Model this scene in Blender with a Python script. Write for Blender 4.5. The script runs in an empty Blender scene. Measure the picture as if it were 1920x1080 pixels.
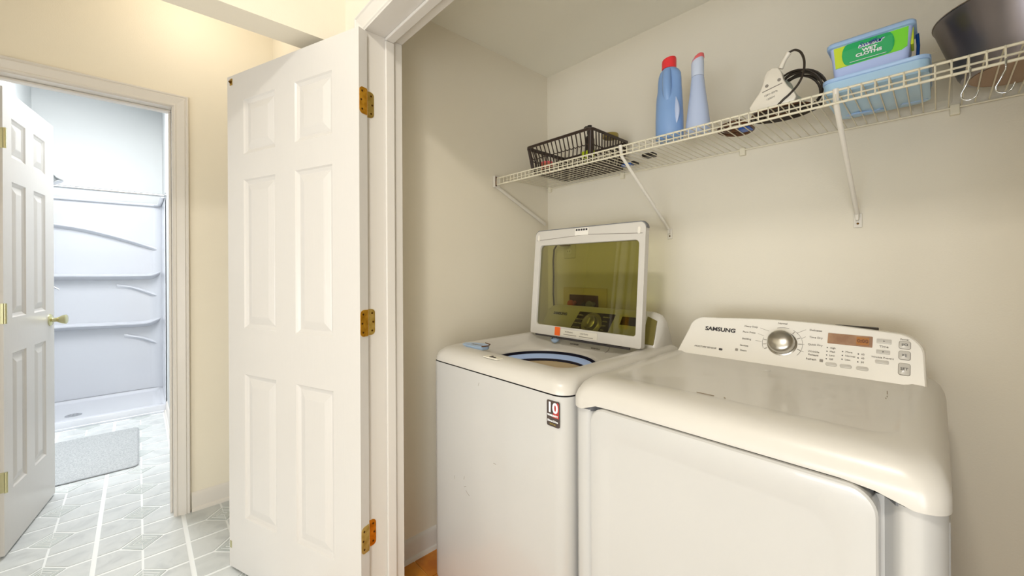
import bpy, math, random
from mathutils import Vector, Matrix
random.seed(4)
PI = math.pi
sc = bpy.context.scene
C = sc.collection

# ------------------------------------------------------------------ camera, world, lights, exposure
cam_d = bpy.data.cameras.new('camera'); cam = bpy.data.objects.new('camera', cam_d); C.objects.link(cam)
YAW, ROLL = math.radians(43.13865911), math.radians(-.28993272)
Fv = Vector((-math.cos(YAW), math.sin(YAW), 0)); R0 = Vector((math.sin(YAW), math.cos(YAW), 0)); U0 = R0.cross(Fv)
Rv = math.cos(ROLL)*R0 + math.sin(ROLL)*U0; Uv = -math.sin(ROLL)*R0 + math.cos(ROLL)*U0
m = Matrix.Identity(4)
for i in range(3):
    m[i][0] = Rv[i]; m[i][1] = Uv[i]; m[i][2] = -Fv[i]
m[2][3] = 1.24
cam.matrix_world = m
cam_d.sensor_width = 36; cam_d.lens = 748.39/1920*36; cam_d.shift_y = -(540-505.125)/1920
cam_d.clip_start = .02
sc.camera = cam

sc.view_settings.view_transform = 'Standard'; sc.view_settings.look = 'None'
sc.view_settings.gamma = 1; sc.view_settings.use_curve_mapping = False
sc.view_settings.exposure = 0.76

w = bpy.data.worlds.new('world'); sc.world = w; w.use_nodes = True
w.node_tree.nodes['Background'].inputs[0].default_value = (.8, .9, 1, 1)
w.node_tree.nodes['Background'].inputs[1].default_value = .3

def light(name, kind, loc, power, color, size=.1, size_y=None, aim=None, spread=None):
    d = bpy.data.lights.new(name, kind); o = bpy.data.objects.new(name, d); C.objects.link(o)
    o.location = loc; d.energy = power; d.color = color
    if kind == 'AREA':
        d.size = size
        if size_y: d.shape = 'RECTANGLE'; d.size_y = size_y
        if spread: d.spread = spread
        if aim is not None:
            o.rotation_euler = (Vector(aim)-Vector(loc)).to_track_quat('-Z', 'Y').to_euler()
    else: d.shadow_soft_size = size
    return o
WARM = (1, .80, .56); COOL = (.80, .90, 1)
light('hall_lamp', 'AREA', (-.16, -.55, 2.69), 15, (1, .945, .86), .22, aim=(-.16, -.55, 0))
light('hall_rear_fill', 'AREA', (.0, -4.4, .85), 58, (.83, .90, 1), 2.2, 1.5, aim=(-.4, 1.7, 2.4))  # added soft fill behind the camera, not a real window; lifts the closet
light('hall_side_fill', 'AREA', (1.26, -1.3, .9), 23, (.88, .93, 1), 1.3, 1.3, aim=(-1.5, 1.2, 2.2))  # second added fill, from the right, to brighten the closet's left wall
light('vestibule_lamp', 'POINT', (-2.28, .18, 2.56), 2.0, (1, .89, .74), .08)
light('bath_lamp', 'AREA', (-3.75, -.2, 2.9), 39, (.985, .99, 1), 1.2, .8, aim=(-3.75, -.55, 0))
light('bath_window', 'AREA', (-4.0, -1.72, 1.6), 13, (.97, .985, 1), 1.0, 1.1, aim=(-4.0, 0, 1.2))

# ------------------------------------------------------------------ materials
def s2l(c):
    return tuple(((x/255)/12.92 if x/255 <= .04045 else ((x/255+.055)/1.055)**2.4) for x in c)
def mat(name, rgb, rough=.5, metal=0., var=0., vscale=6., bump=0., bscale=60., rgb2=None, coat=0., spec=.5, stretch=None, trans=0., emit=0.):
    M = bpy.data.materials.new(name); M.use_nodes = True; nt = M.node_tree; b = nt.nodes['Principled BSDF']
    c1 = s2l(rgb); b.inputs['Base Color'].default_value = (*c1, 1)
    b.inputs['Roughness'].default_value = rough; b.inputs['Metallic'].default_value = metal
    b.inputs['Specular IOR Level'].default_value = spec
    b.inputs['Coat Weight'].default_value = coat; b.inputs['Transmission Weight'].default_value = trans
    if emit:
        b.inputs['Emission Color'].default_value = (*c1, 1); b.inputs['Emission Strength'].default_value = emit
    tc = nt.nodes.new('ShaderNodeTexCoord')
    if var or rgb2:
        n = nt.nodes.new('ShaderNodeTexNoise'); n.inputs['Scale'].default_value = vscale; n.inputs['Detail'].default_value = 4
        nt.links.new(tc.outputs['Object'], n.inputs['Vector'])
        r = nt.nodes.new('ShaderNodeValToRGB'); r.color_ramp.elements[0].position = .35; r.color_ramp.elements[1].position = .65
        c2 = s2l(rgb2) if rgb2 else tuple(x*(1-var) for x in c1)
        r.color_ramp.elements[0].color = (*c2, 1); r.color_ramp.elements[1].color = (*c1, 1)
        nt.links.new(n.outputs[0], r.inputs[0]); nt.links.new(r.outputs[0], b.inputs['Base Color'])
    if bump:
        n = nt.nodes.new('ShaderNodeTexNoise'); n.inputs['Scale'].default_value = bscale; n.inputs['Detail'].default_value = 3
        src = tc.outputs['Object']
        if stretch:
            mp = nt.nodes.new('ShaderNodeMapping'); mp.inputs['Scale'].default_value = stretch
            nt.links.new(src, mp.inputs[0]); src = mp.outputs[0]
        nt.links.new(src, n.inputs['Vector'])
        bp = nt.nodes.new('ShaderNodeBump'); bp.inputs['Strength'].default_value = bump; bp.inputs['Distance'].default_value = .002
        nt.links.new(n.outputs[0], bp.inputs['Height']); nt.links.new(bp.outputs[0], b.inputs['Normal'])
    return M
def thin_glass(name, tint, gloss=.02, base=.05, haze=None, ior=1.38):
    """thin pane: tinted see-through with a fresnel reflection"""
    M = bpy.data.materials.new(name); M.use_nodes = True; nt = M.node_tree; nt.nodes.clear()
    out = nt.nodes.new('ShaderNodeOutputMaterial'); mx = nt.nodes.new('ShaderNodeMixShader')
    tr = nt.nodes.new('ShaderNodeBsdfTransparent'); gl = nt.nodes.new('ShaderNodeBsdfGlossy')
    tr.inputs[0].default_value = (*tint, 1); gl.inputs['Roughness'].default_value = gloss
    lw = nt.nodes.new('ShaderNodeFresnel'); lw.inputs[0].default_value = ior
    ad = nt.nodes.new('ShaderNodeMath'); ad.operation = 'ADD' if ior > 1.2 else 'MULTIPLY'; ad.inputs[1].default_value = base
    nt.links.new(lw.outputs[0], ad.inputs[0]); nt.links.new(ad.outputs[0], mx.inputs[0])
    if haze:
        df = nt.nodes.new('ShaderNodeBsdfDiffuse'); df.inputs[0].default_value = (*haze[1], 1)
        m2 = nt.nodes.new('ShaderNodeMixShader'); m2.inputs[0].default_value = haze[0]
        nt.links.new(tr.outputs[0], m2.inputs[1]); nt.links.new(df.outputs[0], m2.inputs[2]); nt.links.new(m2.outputs[0], mx.inputs[1])
    else: nt.links.new(tr.outputs[0], mx.inputs[1])
    nt.links.new(gl.outputs[0], mx.inputs[2]); nt.links.new(mx.outputs[0], out.inputs[0])
    return M
M = dict(
    wall=mat('wall_paint', (237, 229, 211), .6, var=.02, vscale=2, bump=.15, bscale=220),
    ceil=mat('ceiling_paint', (244, 240, 226), .7, bump=.2, bscale=160),
    bwall=mat('bath_paint', (206, 209, 209), .6, bump=.1, bscale=200),
    trim=mat('trim_paint', (222, 217, 210), .32, bump=.08, bscale=90),
    door=mat('door_paint', (214, 210, 205), .30, bump=.22, bscale=26, stretch=(8, 8, .55)),
    brass=mat('aged_brass', (236, 178, 62), .28, 1, rgb2=(196, 136, 34), vscale=45),
    brass2=mat('dull_brass', (216, 188, 110), .33, 1, rgb2=(188, 156, 78), vscale=40),
    screw=mat('dark_screw', (92, 62, 22), .45, 1),
    nickel=mat('pale_brass', (206, 202, 160), .25, 1),
    chrome=mat('chrome', (200, 202, 204), .12, 1),
    enamel=mat('white_enamel', (200, 198, 194), .26, var=.025, vscale=3, coat=.3),
    plastic=mat('appliance_plastic', (211, 206, 197), .30, var=.02, vscale=5, coat=.2),
    panel=mat('console_plastic', (243, 238, 228), .25, coat=.3),
    dark=mat('dark_gap', (34, 30, 32), .6),
    black=mat('black_plastic', (30, 24, 22), .35),
    navy=mat('dark_tub_gap', (26, 24, 44), .5),
    blue=mat('balance_ring_blue', (172, 196, 240), .35),
    paleblue=mat('pale_blue_plastic', (172, 196, 226), .4),
    cream=mat('tub_cream', (216, 196, 160), .35),
    ink=mat('print_grey', (146, 138, 128), .5),
    ink2=mat('print_dark', (60, 56, 56), .5),
    steel=mat('brushed_steel', (190, 186, 178), .28, 1),
    display=mat('display_brown', (172, 134, 102), .25, rgb2=(150, 112, 84), vscale=40),
    digits=mat('display_amber', (168, 104, 22), .3),
    wire=mat('vinyl_wire', (238, 230, 206), .4),
    bracket=mat('bracket_white', (232, 226, 214), .4),
    basket=mat('basket_brown', (54, 40, 32), .4),
    bbottle=mat('blue_bottle', (132, 168, 220), .35, rgb2=(140, 175, 224), vscale=5),
    pbottle=mat('pale_bottle', (194, 208, 238), .35),
    plabel=mat('pale_label', (214, 224, 244), .4),
    red=mat('red_cap', (246, 62, 66), .4),
    rose=mat('rose_cap', (250, 116, 118), .4),
    shell_white=mat('adapter_white', (240, 232, 216), .3),
    shell_green=mat('adapter_pale_green', (196, 208, 190), .3),
    cord=mat('cord_black', (52, 42, 32), .45),
    brown=mat('brown_rubber', (118, 76, 44), .45, rgb2=(60, 42, 30), vscale=60),
    lid=mat('wipes_lid', (172, 206, 248), .3),
    tubb=mat('wipes_tub', (186, 204, 250), .35),
    green=mat('label_green', (18, 172, 96), .35),
    lime=mat('label_lime', (120, 222, 24), .35),
    yellow=mat('label_yellow', (206, 224, 40), .35),
    navyb=mat('lid_navy', (24, 84, 160), .3),
    white=mat('print_white', (246, 248, 250), .4),
    sky=mat('pack_sky_blue', (178, 214, 242), .3, bump=.3, bscale=18),
    pan=mat('dark_pan_metal', (138, 132, 136), .3, .8, rgb2=(124, 118, 120), vscale=4),
    panrim=mat('pan_rim', (150, 138, 128), .25, 1),
    olive=mat('jar_lid_olive', (164, 144, 70), .35),
    pink=mat('coral_pink', (224, 128, 98), .5),
    clipblue=mat('clip_blue', (60, 104, 190), .4),
    orange=mat('orange_tag', (248, 108, 34), .5),
    sticker=mat('white_sticker', (228, 222, 206), .4),
    sdark=mat('badge_dark', (74, 62, 58), .35),
    sred=mat('badge_red', (176, 60, 56), .35),
    supply=mat('supply_box_cream', (222, 206, 150), .5),
    supplyd=mat('supply_box_dark', (84, 44, 28), .6),
    copper=mat('valve_copper', (190, 96, 40), .4, .6),
    wpanel=mat('washer_panel_dark', (38, 20, 36), .3),
    bathw=mat('fibreglass_white', (208, 211, 217), .22, coat=.3),
    rubber=mat('grey_rubber', (120, 120, 122), .6),
    grout=mat('vinyl_joint', (234, 237, 237), .45),
    otile=mat('orange_tile', (214, 140, 40), .3, rgb2=(190, 108, 22), vscale=14),
    ogrout=mat('orange_grout', (222, 170, 84), .6),
)
def marble(name, a, b_, c_):
    X = mat(name, a, .32); nt = X.node_tree; b = nt.nodes['Principled BSDF']
    tc = nt.nodes.new('ShaderNodeNewGeometry')
    n1 = nt.nodes.new('ShaderNodeTexNoise'); n1.inputs['Scale'].default_value = 9; n1.inputs['Detail'].default_value = 8; n1.inputs['Distortion'].default_value = 1.2
    nt.links.new(tc.outputs['Position'], n1.inputs['Vector'])
    r = nt.nodes.new('ShaderNodeValToRGB'); e = r.color_ramp.elements
    e[0].position = .3; e[0].color = (*s2l(b_), 1); e[1].position = .7; e[1].color = (*s2l(a), 1)
    k = r.color_ramp.elements.new(.5); k.color = (*s2l(c_), 1)
    nt.links.new(n1.outputs[0], r.inputs[0]); nt.links.new(r.outputs[0], b.inputs['Base Color'])
    return X
M['vtile'] = marble('vinyl_tile_grey', (206, 209, 209), (186, 190, 191), (199, 203, 203))
M['vdia'] = marble('vinyl_inlay_grey', (194, 200, 199), (172, 178, 177), (186, 192, 191))
M['mat'] = mat('bath_mat_grey', (182, 185, 186), .9, rgb2=(152, 156, 158), vscale=140, bump=.9, bscale=220)
M['glass'] = thin_glass('tinted_lid_glass', (.44, .43, .16), .03, .035)
M['clear'] = thin_glass('clear_plastic', (.97, .97, .96), .12, .0, (.05, (.8, .78, .7)), 1.12)

# ------------------------------------------------------------------ mesh helpers
class MB:
    def __init__(s): s.v = []; s.f = []
    def add(s, vs, fs):
        k = len(s.v); s.v += [tuple(p) for p in vs]; s.f += [tuple(i+k for i in f) for f in fs]; return s
    def box(s, x0, x1, y0, y1, z0, z1, mt=None):
        vs = [Vector(p) for p in ((x0,y0,z0),(x1,y0,z0),(x1,y1,z0),(x0,y1,z0),(x0,y0,z1),(x1,y0,z1),(x1,y1,z1),(x0,y1,z1))]
        if mt: vs = [mt @ p for p in vs]
        return s.add(vs, [(0,3,2,1),(4,5,6,7),(0,1,5,4),(1,2,6,5),(2,3,7,6),(3,0,4,7)])
    def loft(s, rings, cap0=True, cap1=True, closed=True):
        n = len(rings[0]); k = len(s.v)
        for r in rings: s.v += [tuple(p) for p in r]
        for a in range(len(rings)-1):
            for i in range(n if closed else n-1):
                j = (i+1) % n
                s.f.append((k+a*n+i, k+a*n+j, k+(a+1)*n+j, k+(a+1)*n+i))
        if cap0: s.f.append(tuple(k+i for i in range(n-1, -1, -1)))
        if cap1: s.f.append(tuple(k+(len(rings)-1)*n+i for i in range(n)))
        return s
    def tube(s, path, r, n=8, closed=False, caps=True, flat=1.):
        P = [Vector(p) for p in path]; rings = []; up = None; L = len(P)
        for i, p in enumerate(P):
            a = P[i-1] if (i or closed) else P[0]; b = P[(i+1) % L] if (i < L-1 or closed) else P[-1]
            t = (b-a)
            t = t.normalized() if t.length > 1e-9 else Vector((0, 0, 1))
            if up is None:
                up = Vector((0, 0, 1)) if abs(t.z) < .9 else Vector((1, 0, 0))
            e = (up - t*up.dot(t))
            e = e.normalized() if e.length > 1e-6 else t.orthogonal().normalized()
            up = e; g = t.cross(e); rr = r[i] if isinstance(r, (list, tuple)) else r
            rings.append([p + rr*(math.cos(2*PI*q/n)*e + flat*math.sin(2*PI*q/n)*g) for q in range(n)])
        if closed: rings.append(rings[0]); return s.loft(rings, False, False)
        return s.loft(rings, caps, caps)
    def lathe(s, prof, c=(0, 0, 0), n=32, ax=None, cap0=True, cap1=True):
        """prof: (radius, height) list, about axis ax (default z) at c"""
        c = Vector(c); q = Vector((0, 0, 1)).rotation_difference(Vector(ax)).to_matrix() if ax is not None else Matrix.Identity(3)
        return s.loft([[c + q @ Vector((r*math.cos(2*PI*i/n), r*math.sin(2*PI*i/n), h)) for i in range(n)] for r, h in prof], cap0, cap1)
    def prism(s, pts2, fn0, fn1):
        return s.loft([[fn0(*p) for p in pts2], [fn1(*p) for p in pts2]])
def rrect(x0, x1, y0, y1, r, n=6):
    """rounded rectangle, 4*(n+1) points counter-clockwise; r scalar or 4 radii (x1y0, x1y1, x0y1, x0y0)"""
    rs = r if isinstance(r, (tuple, list)) else (r,)*4; out = []
    for (cx, cy, a0), rr in zip(((x1, y0, -90), (x1, y1, 0), (x0, y1, 90), (x0, y0, 180)), rs):
        ox = cx - rr if cx == x1 else cx + rr; oy = cy - rr if cy == y1 else cy + rr
        for i in range(n+1):
            a = math.radians(a0 + 90*i/n); out.append((ox + rr*math.cos(a), oy + rr*math.sin(a)))
    return out
def root_loc(p):
    while p is not None and p.parent is not None: p = p.parent
    return p.location.copy() if p is not None else Vector((0, 0, 0))
def build(mb, name, m=None, parent=None, smooth=None, bevel=None, local=False, kind=None, seg=2, loc=None):
    off = Vector((0, 0, 0)) if local else root_loc(parent)
    me = bpy.data.meshes.new(name); me.from_pydata([tuple(Vector(v)-off) for v in mb.v], [], mb.f)
    me.validate(); me.update()
    import bmesh
    bm = bmesh.new(); bm.from_mesh(me); bmesh.ops.remove_doubles(bm, verts=bm.verts, dist=1e-6); bmesh.ops.recalc_face_normals(bm, faces=bm.faces); bm.to_mesh(me); bm.free()
    me.materials.append(m)
    if smooth is not None:
        me.shade_smooth(); me.set_sharp_from_angle(angle=math.radians(smooth))
    o = bpy.data.objects.new(name, me); C.objects.link(o); o.parent = parent
    if loc is not None: o.location = loc
    if bevel:
        b = o.modifiers.new('bevel', 'BEVEL'); b.width = bevel; b.segments = seg; b.limit_method = 'ANGLE'; b.angle_limit = math.radians(40)
        b.harden_normals = False
        me.shade_smooth(); me.set_sharp_from_angle(angle=math.radians(smooth or 50))
        if not smooth: b.harden_normals = True
    if kind: o['kind'] = kind
    return o
def thing(name, label, cat, loc=(0, 0, 0), rz=0, group=None):
    o = bpy.data.objects.new(name, None); C.objects.link(o); o.location = loc; o.rotation_euler = (0, 0, rz); o.empty_display_size = .05
    o['label'] = label; o['category'] = cat
    if group: o['group'] = group
    return o
def tag(o, label, cat, group=None):
    o['label'] = label; o['category'] = cat
    if group: o['group'] = group
    return o
def struct(name, loc=(0, 0, 0), rz=0):
    o = bpy.data.objects.new(name, None); C.objects.link(o); o.location = loc; o.rotation_euler = (0, 0, rz); o['kind'] = 'structure'; o.empty_display_size = .05
    return o
def sbox(name, m, *b, **k):
    mb = MB()
    for i in range(0, len(b), 6): mb.box(*b[i:i+6])
    return build(mb, name, m, kind='structure', **k)
def copy_to(o, parent, loc):
    c = o.copy(); C.objects.link(c); c.parent = parent; c.location = loc; return c
def text(name, s, size, o, ux, uy, m, parent, align='CENTER', shear=0, bold=0, depth=.0006, sx=1., name2=None, local=False):
    """flat lettering as a thin mesh at o, reading along ux, upright along uy"""
    cu = bpy.data.curves.new(name, 'FONT'); cu.body = s; cu.size = size; cu.align_x = align; cu.align_y = 'CENTER'
    cu.extrude = depth; cu.offset = bold; cu.shear = shear; cu.resolution_u = 3
    t = bpy.data.objects.new(name, cu); C.objects.link(t)
    dg = bpy.context.evaluated_depsgraph_get(); dg.update()
    me = bpy.data.meshes.new_from_object(t.evaluated_get(dg)); bpy.data.objects.remove(t); bpy.data.curves.remove(cu)
    ux = Vector(ux).normalized(); uy = Vector(uy).normalized(); uz = ux.cross(uy); off = Vector((0, 0, 0)) if local else root_loc(parent)
    for v in me.vertices:
        p = v.co; v.co = Vector(o) + ux*p.x*sx + uy*p.y + uz*p.z - off
    me.materials.clear(); me.materials.append(m); me.name = name
    ob = bpy.data.objects.new(name, me); C.objects.link(ob); ob.parent = parent
    return ob

def smooth_pts(P_, n=6):
    out = []
    for i in range(len(P_)-1):
        p0 = P_[max(i-1, 0)]; p1 = P_[i]; p2 = P_[i+1]; p3 = P_[min(i+2, len(P_)-1)]
        for k in range(n):
            t = k/n; out.append(tuple(.5*((2*p1[c]) + (-p0[c]+p2[c])*t + (2*p0[c]-5*p1[c]+4*p2[c]-p3[c])*t*t + (-p0[c]+3*p1[c]-3*p2[c]+p3[c])*t**3) for c in range(3)))
    out.append(P_[-1]); return out

# ------------------------------------------------------------------ room shell
XL, YB, ZC = -1.545, 1.735, 2.35        # closet left wall, back wall, ceiling
YF, YI = .575, .70                      # closet front wall: hall face, closet face
JL, JR, JH = -1.335, .215, 2.06         # closet opening
XR = .48; ZH = 2.74
XB0, XB1 = -2.64, -2.76                 # bathroom wall faces
BD0, BD1, BDH = -.475, .127, 2.066      # bathroom doorway
YBR = .185                              # bathroom right wall face
sbox('wall_left', M['wall'], -1.665, XL, YF, YB, 0, ZC+.05)
sbox('wall_back', M['wall'], -1.665, XR+.12, YB, YB+.12, 0, ZC+.05)
sbox('wall_right', M['wall'], XR, XR+.12, YF, YB, 0, ZC+.05)
sbox('ceiling', M['ceil'], XL, XR, YI, YB, ZC, ZC+.05)
sbox('wall_front', M['wall'], -1.525, JL-.018, YF, YI, 0, ZH, JL-.018, JR+.018, YF, YI, JH+.018, ZH, JR+.018, XR+.8, YF, YI, 0, ZH)
# header and stub of the wall between hall and vestibule (opening without trim)
sbox('wall_header', M['wall'], -1.645, -1.525, -1.55, YF, 2.08, ZH, -1.645, -1.525, -4.5, -1.55, 0, ZH)
sbox('wall_stub', M['wall'], -2.64, -1.525, YF, YI, 0, 2.08, -2.64, -1.525, YF, YI, 2.08, ZH)
sbox('wall_bath', M['wall'], XB1+.06, XB0, -4.5, BD0-.018, 0, ZH, XB1+.06, XB0, BD1+.018, YI, 0, ZH, XB1+.06, XB0, BD0-.018, BD1+.018, BDH+.018, ZH)
sbox('wall_bath_inner', M['bwall'], XB1, XB1+.06, -1.8, BD0-.018, 0, 3.2, XB1, XB1+.06, BD1+.018, YBR, 0, 3.2, XB1, XB1+.06, BD0-.018, BD1+.018, BDH+.018, 3.2)
sbox('wall_bath_right', M['bwall'], -5.55, XB1, YBR, YBR+.1, 0, 3.2)
sbox('wall_bath_back', M['bwall'], -5.55, -5.45, -1.8, YBR, 0, 3.2)
sbox('wall_bath_left', M['bwall'], -5.55, XB1, -1.9, -1.8, 0, 3.2)
sbox('wall_shower_end', M['bwall'], -5.45, -4.67, -.78, -.68, 0, 3.2)
sbox('ceiling_bath', M['bwall'], -5.55, XB1, -1.9, YBR+.1, 3.2, 3.25)
sbox('ceiling_hall', M['ceil'], XB1+.06, 1.28, -4.5, YI, ZH, ZH+.05)
sbox('wall_hall_rear', M['wall'], XB1, 1.28, -4.6, -4.5, 0, ZH)
sbox('wall_hall_right', M['wall'], 1.28, 1.4, -4.6, YI, 0, ZH)

# floors -----------------------------------------------------------
fl = sbox('floor', M['grout'], -5.55, -1.585, -1.9, YI, -.05, 0)
a = .0762; P = .1525; g = .0042; dd = .075
X0, Y0 = -2.80, .0105                    # a diamond centre
tm = MB(); q = P-g
corner = dd                              # where the clip meets the tile edges, from the diamond centre
def tile_mesh(fx, fy, t0, t1):
    """square tile with the corner at (fx, fy) clipped; local origin at its centre"""
    h = P/2; e = g; pts = []
    sx, sy = fx, fy
    yseam = h-.0085                      # the far side borders the wide seam
    e2 = .0078                           # cross joints are a little wider
    ox, oy = -sx*(h-e2), -sy*yseam
    pts = [(ox, oy), (sx*(h-e2), oy), (sx*(h-e2), sy*(h-dd-e*.2)), (sx*(h-dd-e*.6), sy*(h-e)), (ox, sy*(h-e))]
    if sx*sy < 0: pts.reverse()
    return pts
tmesh = {}
def vt(name, pts, m, z1=.0022):
    mb = MB(); mb.prism(pts, lambda x, y: (x, y, -.001), lambda x, y: (x, y, z1))
    return build(mb, name, m, fl, local=True)
for fx in (-1, 1):
    for fy in (-1, 1):
        tmesh[(fx, fy)] = vt('vinyl_tile', tile_mesh(fx, fy, 0, 0), M['vtile'])
used = set()
dia = vt('inlay_tile', [(dd-g*1.2, 0), (0, dd-g*1.2), (-dd+g*1.6, 0), (0, -dd+g*1.6)], M['vdia'], .002)
# thin printed ribs spiralling inside the inlay
rib = MB()
for k, r_ in enumerate((.050, .032, .014)):
    pts = [(r_, 0), (0, r_), (-r_, 0), (0, -r_)]
    for i in range(4):
        x0, y0 = pts[i]; x1, y1 = pts[(i+1) % 4]
        if k == 1 and i == 0: continue
        rib.tube([(x0, y0, .0022), (x1, y1, .0022)], .0011, 4)
rib.tube([(.014, 0, .0022), (.068, 0, .0022)], .0011, 4); rib.tube([(-.014, 0, .0022), (-.068, 0, .0022)], .0011, 4)
dfirst = True; nd = 0
for i in range(-7, 5):
    for j in range(-3, 3):
        cx, cy = X0 + .305*i, Y0 + .305*j
        if cx < -4.7 or cx > -1.6 or cy < -.75 or cy > .62: continue
        if cx < -2.7 and cy > .2: continue
        if dfirst: dia.location = (cx, cy, 0); d_ = dia; dfirst = False
        else: d_ = copy_to(dia, fl, (cx, cy, 0))
        if cx > -3.6 and nd == 0: ribo = build(rib, 'inlay_line', M['grout'], d_, local=True); nd = 1
        elif cx > -3.6: copy_to(ribo, d_, (0, 0, 0))
        for fx in (-1, 1):
            for fy in (-1, 1):
                tx, ty = cx - fx*P/2, cy - fy*P/2
                if tx > -1.6-P/2 or tx < -4.7+P/2 or (tx < -2.68 and ty > YBR-.07) or ty > YF-P/2 or ty < -.8: continue
                if (fx, fy) in used: copy_to(tmesh[(fx, fy)], fl, (tx, ty, 0))
                else: tmesh[(fx, fy)].location = (tx, ty, 0); used.add((fx, fy))
sbox('floor_hall', mat('hall_floor_beige', (222, 214, 202), .5, var=.08, vscale=8), -1.585, 1.3, -4.5, .62, -.05, 0)
f2 = sbox('floor_closet', M['ogrout'], -1.585, XR, .62, YB, -.05, -.001)
t0 = None
for i in range(0, 4):
    for j in range(0, 5):
        x, y = -1.40 + .305*i, .852 - .305 + .305*j
        x0, x1 = max(x-.305+.002, -1.583), x-.002
        y0, y1 = max(y+.002, .622), min(y+.303, 1.733)
        mb = MB(); mb.box(x0, x1, y0, y1, -.001, .003); build(mb, 'floor_tile', M['otile'], f2, bevel=.001)
sbox('trim_1', M['brass2'], -1.60, -1.57, -1.55, YF-.01, -.001, .005)

# mouldings ---------------------------------------------------------
BASE = [(0, 0), (.022, 0), (.0215, .008), (.018, .016), (.012, .020), (.011, .024), (.011, .078), (.008, .086), (.0045, .093), (0, .096)]
def baseboard(name, p0, p1, nrm, m='trim'):
    """profile run from p0 to p1 on the floor; nrm points into the room"""
    n = Vector((*nrm, 0)); mb = MB()
    mb.loft([[Vector((*p, 0)) + n*t + Vector((0, 0, z)) for t, z in BASE] for p in (p0, p1)])
    return build(mb, name, M[m], smooth=30, kind='structure')
baseboard('baseboard_left', (XL, YI), (XL, YB), (1, 0))
baseboard('baseboard_back', (XL, YB), (XR, YB), (0, -1))
baseboard('baseboard_vestibule', (XB0, BD1+.07), (XB0, YF), (1, 0))
baseboard('baseboard_stub', (XB0, YF), (-1.53, YF), (0, -1))
baseboard('baseboard_bath', (-4.66, YBR), (XB1, YBR), (0, -1))
CAS = [(0, 0), (0, .008), (.004, .011), (.009, .0115), (.011, .009), (.016, .0095), (.028, .013), (.040, .0165), (.044, .0175), (.047, .0145), (.049, .0145), (.053, .018), (.058, .018), (.060, .015), (.060, 0)]
def casing(name, axis, pos, a0, a1, zt, out):
    """three mitred mouldings round an opening in the plane axis=pos; a0 < a1 along the wall; out = +-1 away from the wall"""
    root = struct(name)
    def pt(u, z, t):
        return (pos + out*t, u, z) if axis == 'X' else (u, pos + out*t, z)
    r = .005
    for nm, path in (('side_casing', [((a0-r), 0, -1, 0), ((a0-r), zt+r, -1, 1)]), ('side_casing', [((a1+r), 0, 1, 0), ((a1+r), zt+r, 1, 1)]),
                     ('head_casing', [((a0-r), zt+r, -1, 1), ((a1+r), zt+r, 1, 1)])):
        mb = MB(); mb.loft([[pt(u + du*w_, z + dz*w_, t) for w_, t in CAS] for u, z, du, dz in path])
        build(mb, nm, M['trim'], root, smooth=25)
    return root
casing('trim_2', 'Y', YF, JL, JR, JH, -1)
casing('trim_3', 'X', XB0, BD0, BD1, BDH, 1)
# closet jamb with its stop
tj = struct('trim_4')
for x0, x1 in ((JL-.018, JL), (JR, JR+.018)):
    mb = MB(); mb.box(x0, x1, YF-.008, YI+.006, 0, JH+.018); build(mb, 'jamb', M['trim'], tj, bevel=.0015)
mb = MB(); mb.box(JL, JR, YF-.008, YI+.006, JH, JH+.018); build(mb, 'head_jamb', M['trim'], tj, bevel=.0015)
def stop_bar(x0, x1, z0, z1, y0=.638, y1=.672):
    return MB().box(x0, x1, y0, y1, z0, z1)
build(stop_bar(JL, JL+.011, 0, JH-.011), 'door_stop', M['trim'], tj, bevel=.004)
build(stop_bar(JR-.011, JR, 0, JH-.011), 'door_stop', M['trim'], tj, bevel=.004)
build(stop_bar(JL, JR, JH-.011, JH), 'head_stop', M['trim'], tj, bevel=.004)
# bathroom jamb
tb = struct('trim_5')
for y0, y1 in ((BD0-.018, BD0), (BD1, BD1+.018)):
    mb = MB(); mb.box(XB1-.004, XB0+.004, y0, y1, 0, BDH+.018); build(mb, 'jamb', M['trim'], tb, bevel=.0015)
mb = MB(); mb.box(XB1-.004, XB0+.004, BD0, BD1, BDH, BDH+.018); build(mb, 'head_jamb', M['trim'], tb, bevel=.0015)
mb = MB(); mb.box(-2.722, -2.69, BD1-.011, BD1, 0, BDH-.011); build(mb, 'door_stop', M['trim'], tb, bevel=.004)
mb = MB(); mb.box(-2.722, -2.69, BD0, BD1, BDH-.011, BDH); build(mb, 'head_stop', M['trim'], tb, bevel=.004)

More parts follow.
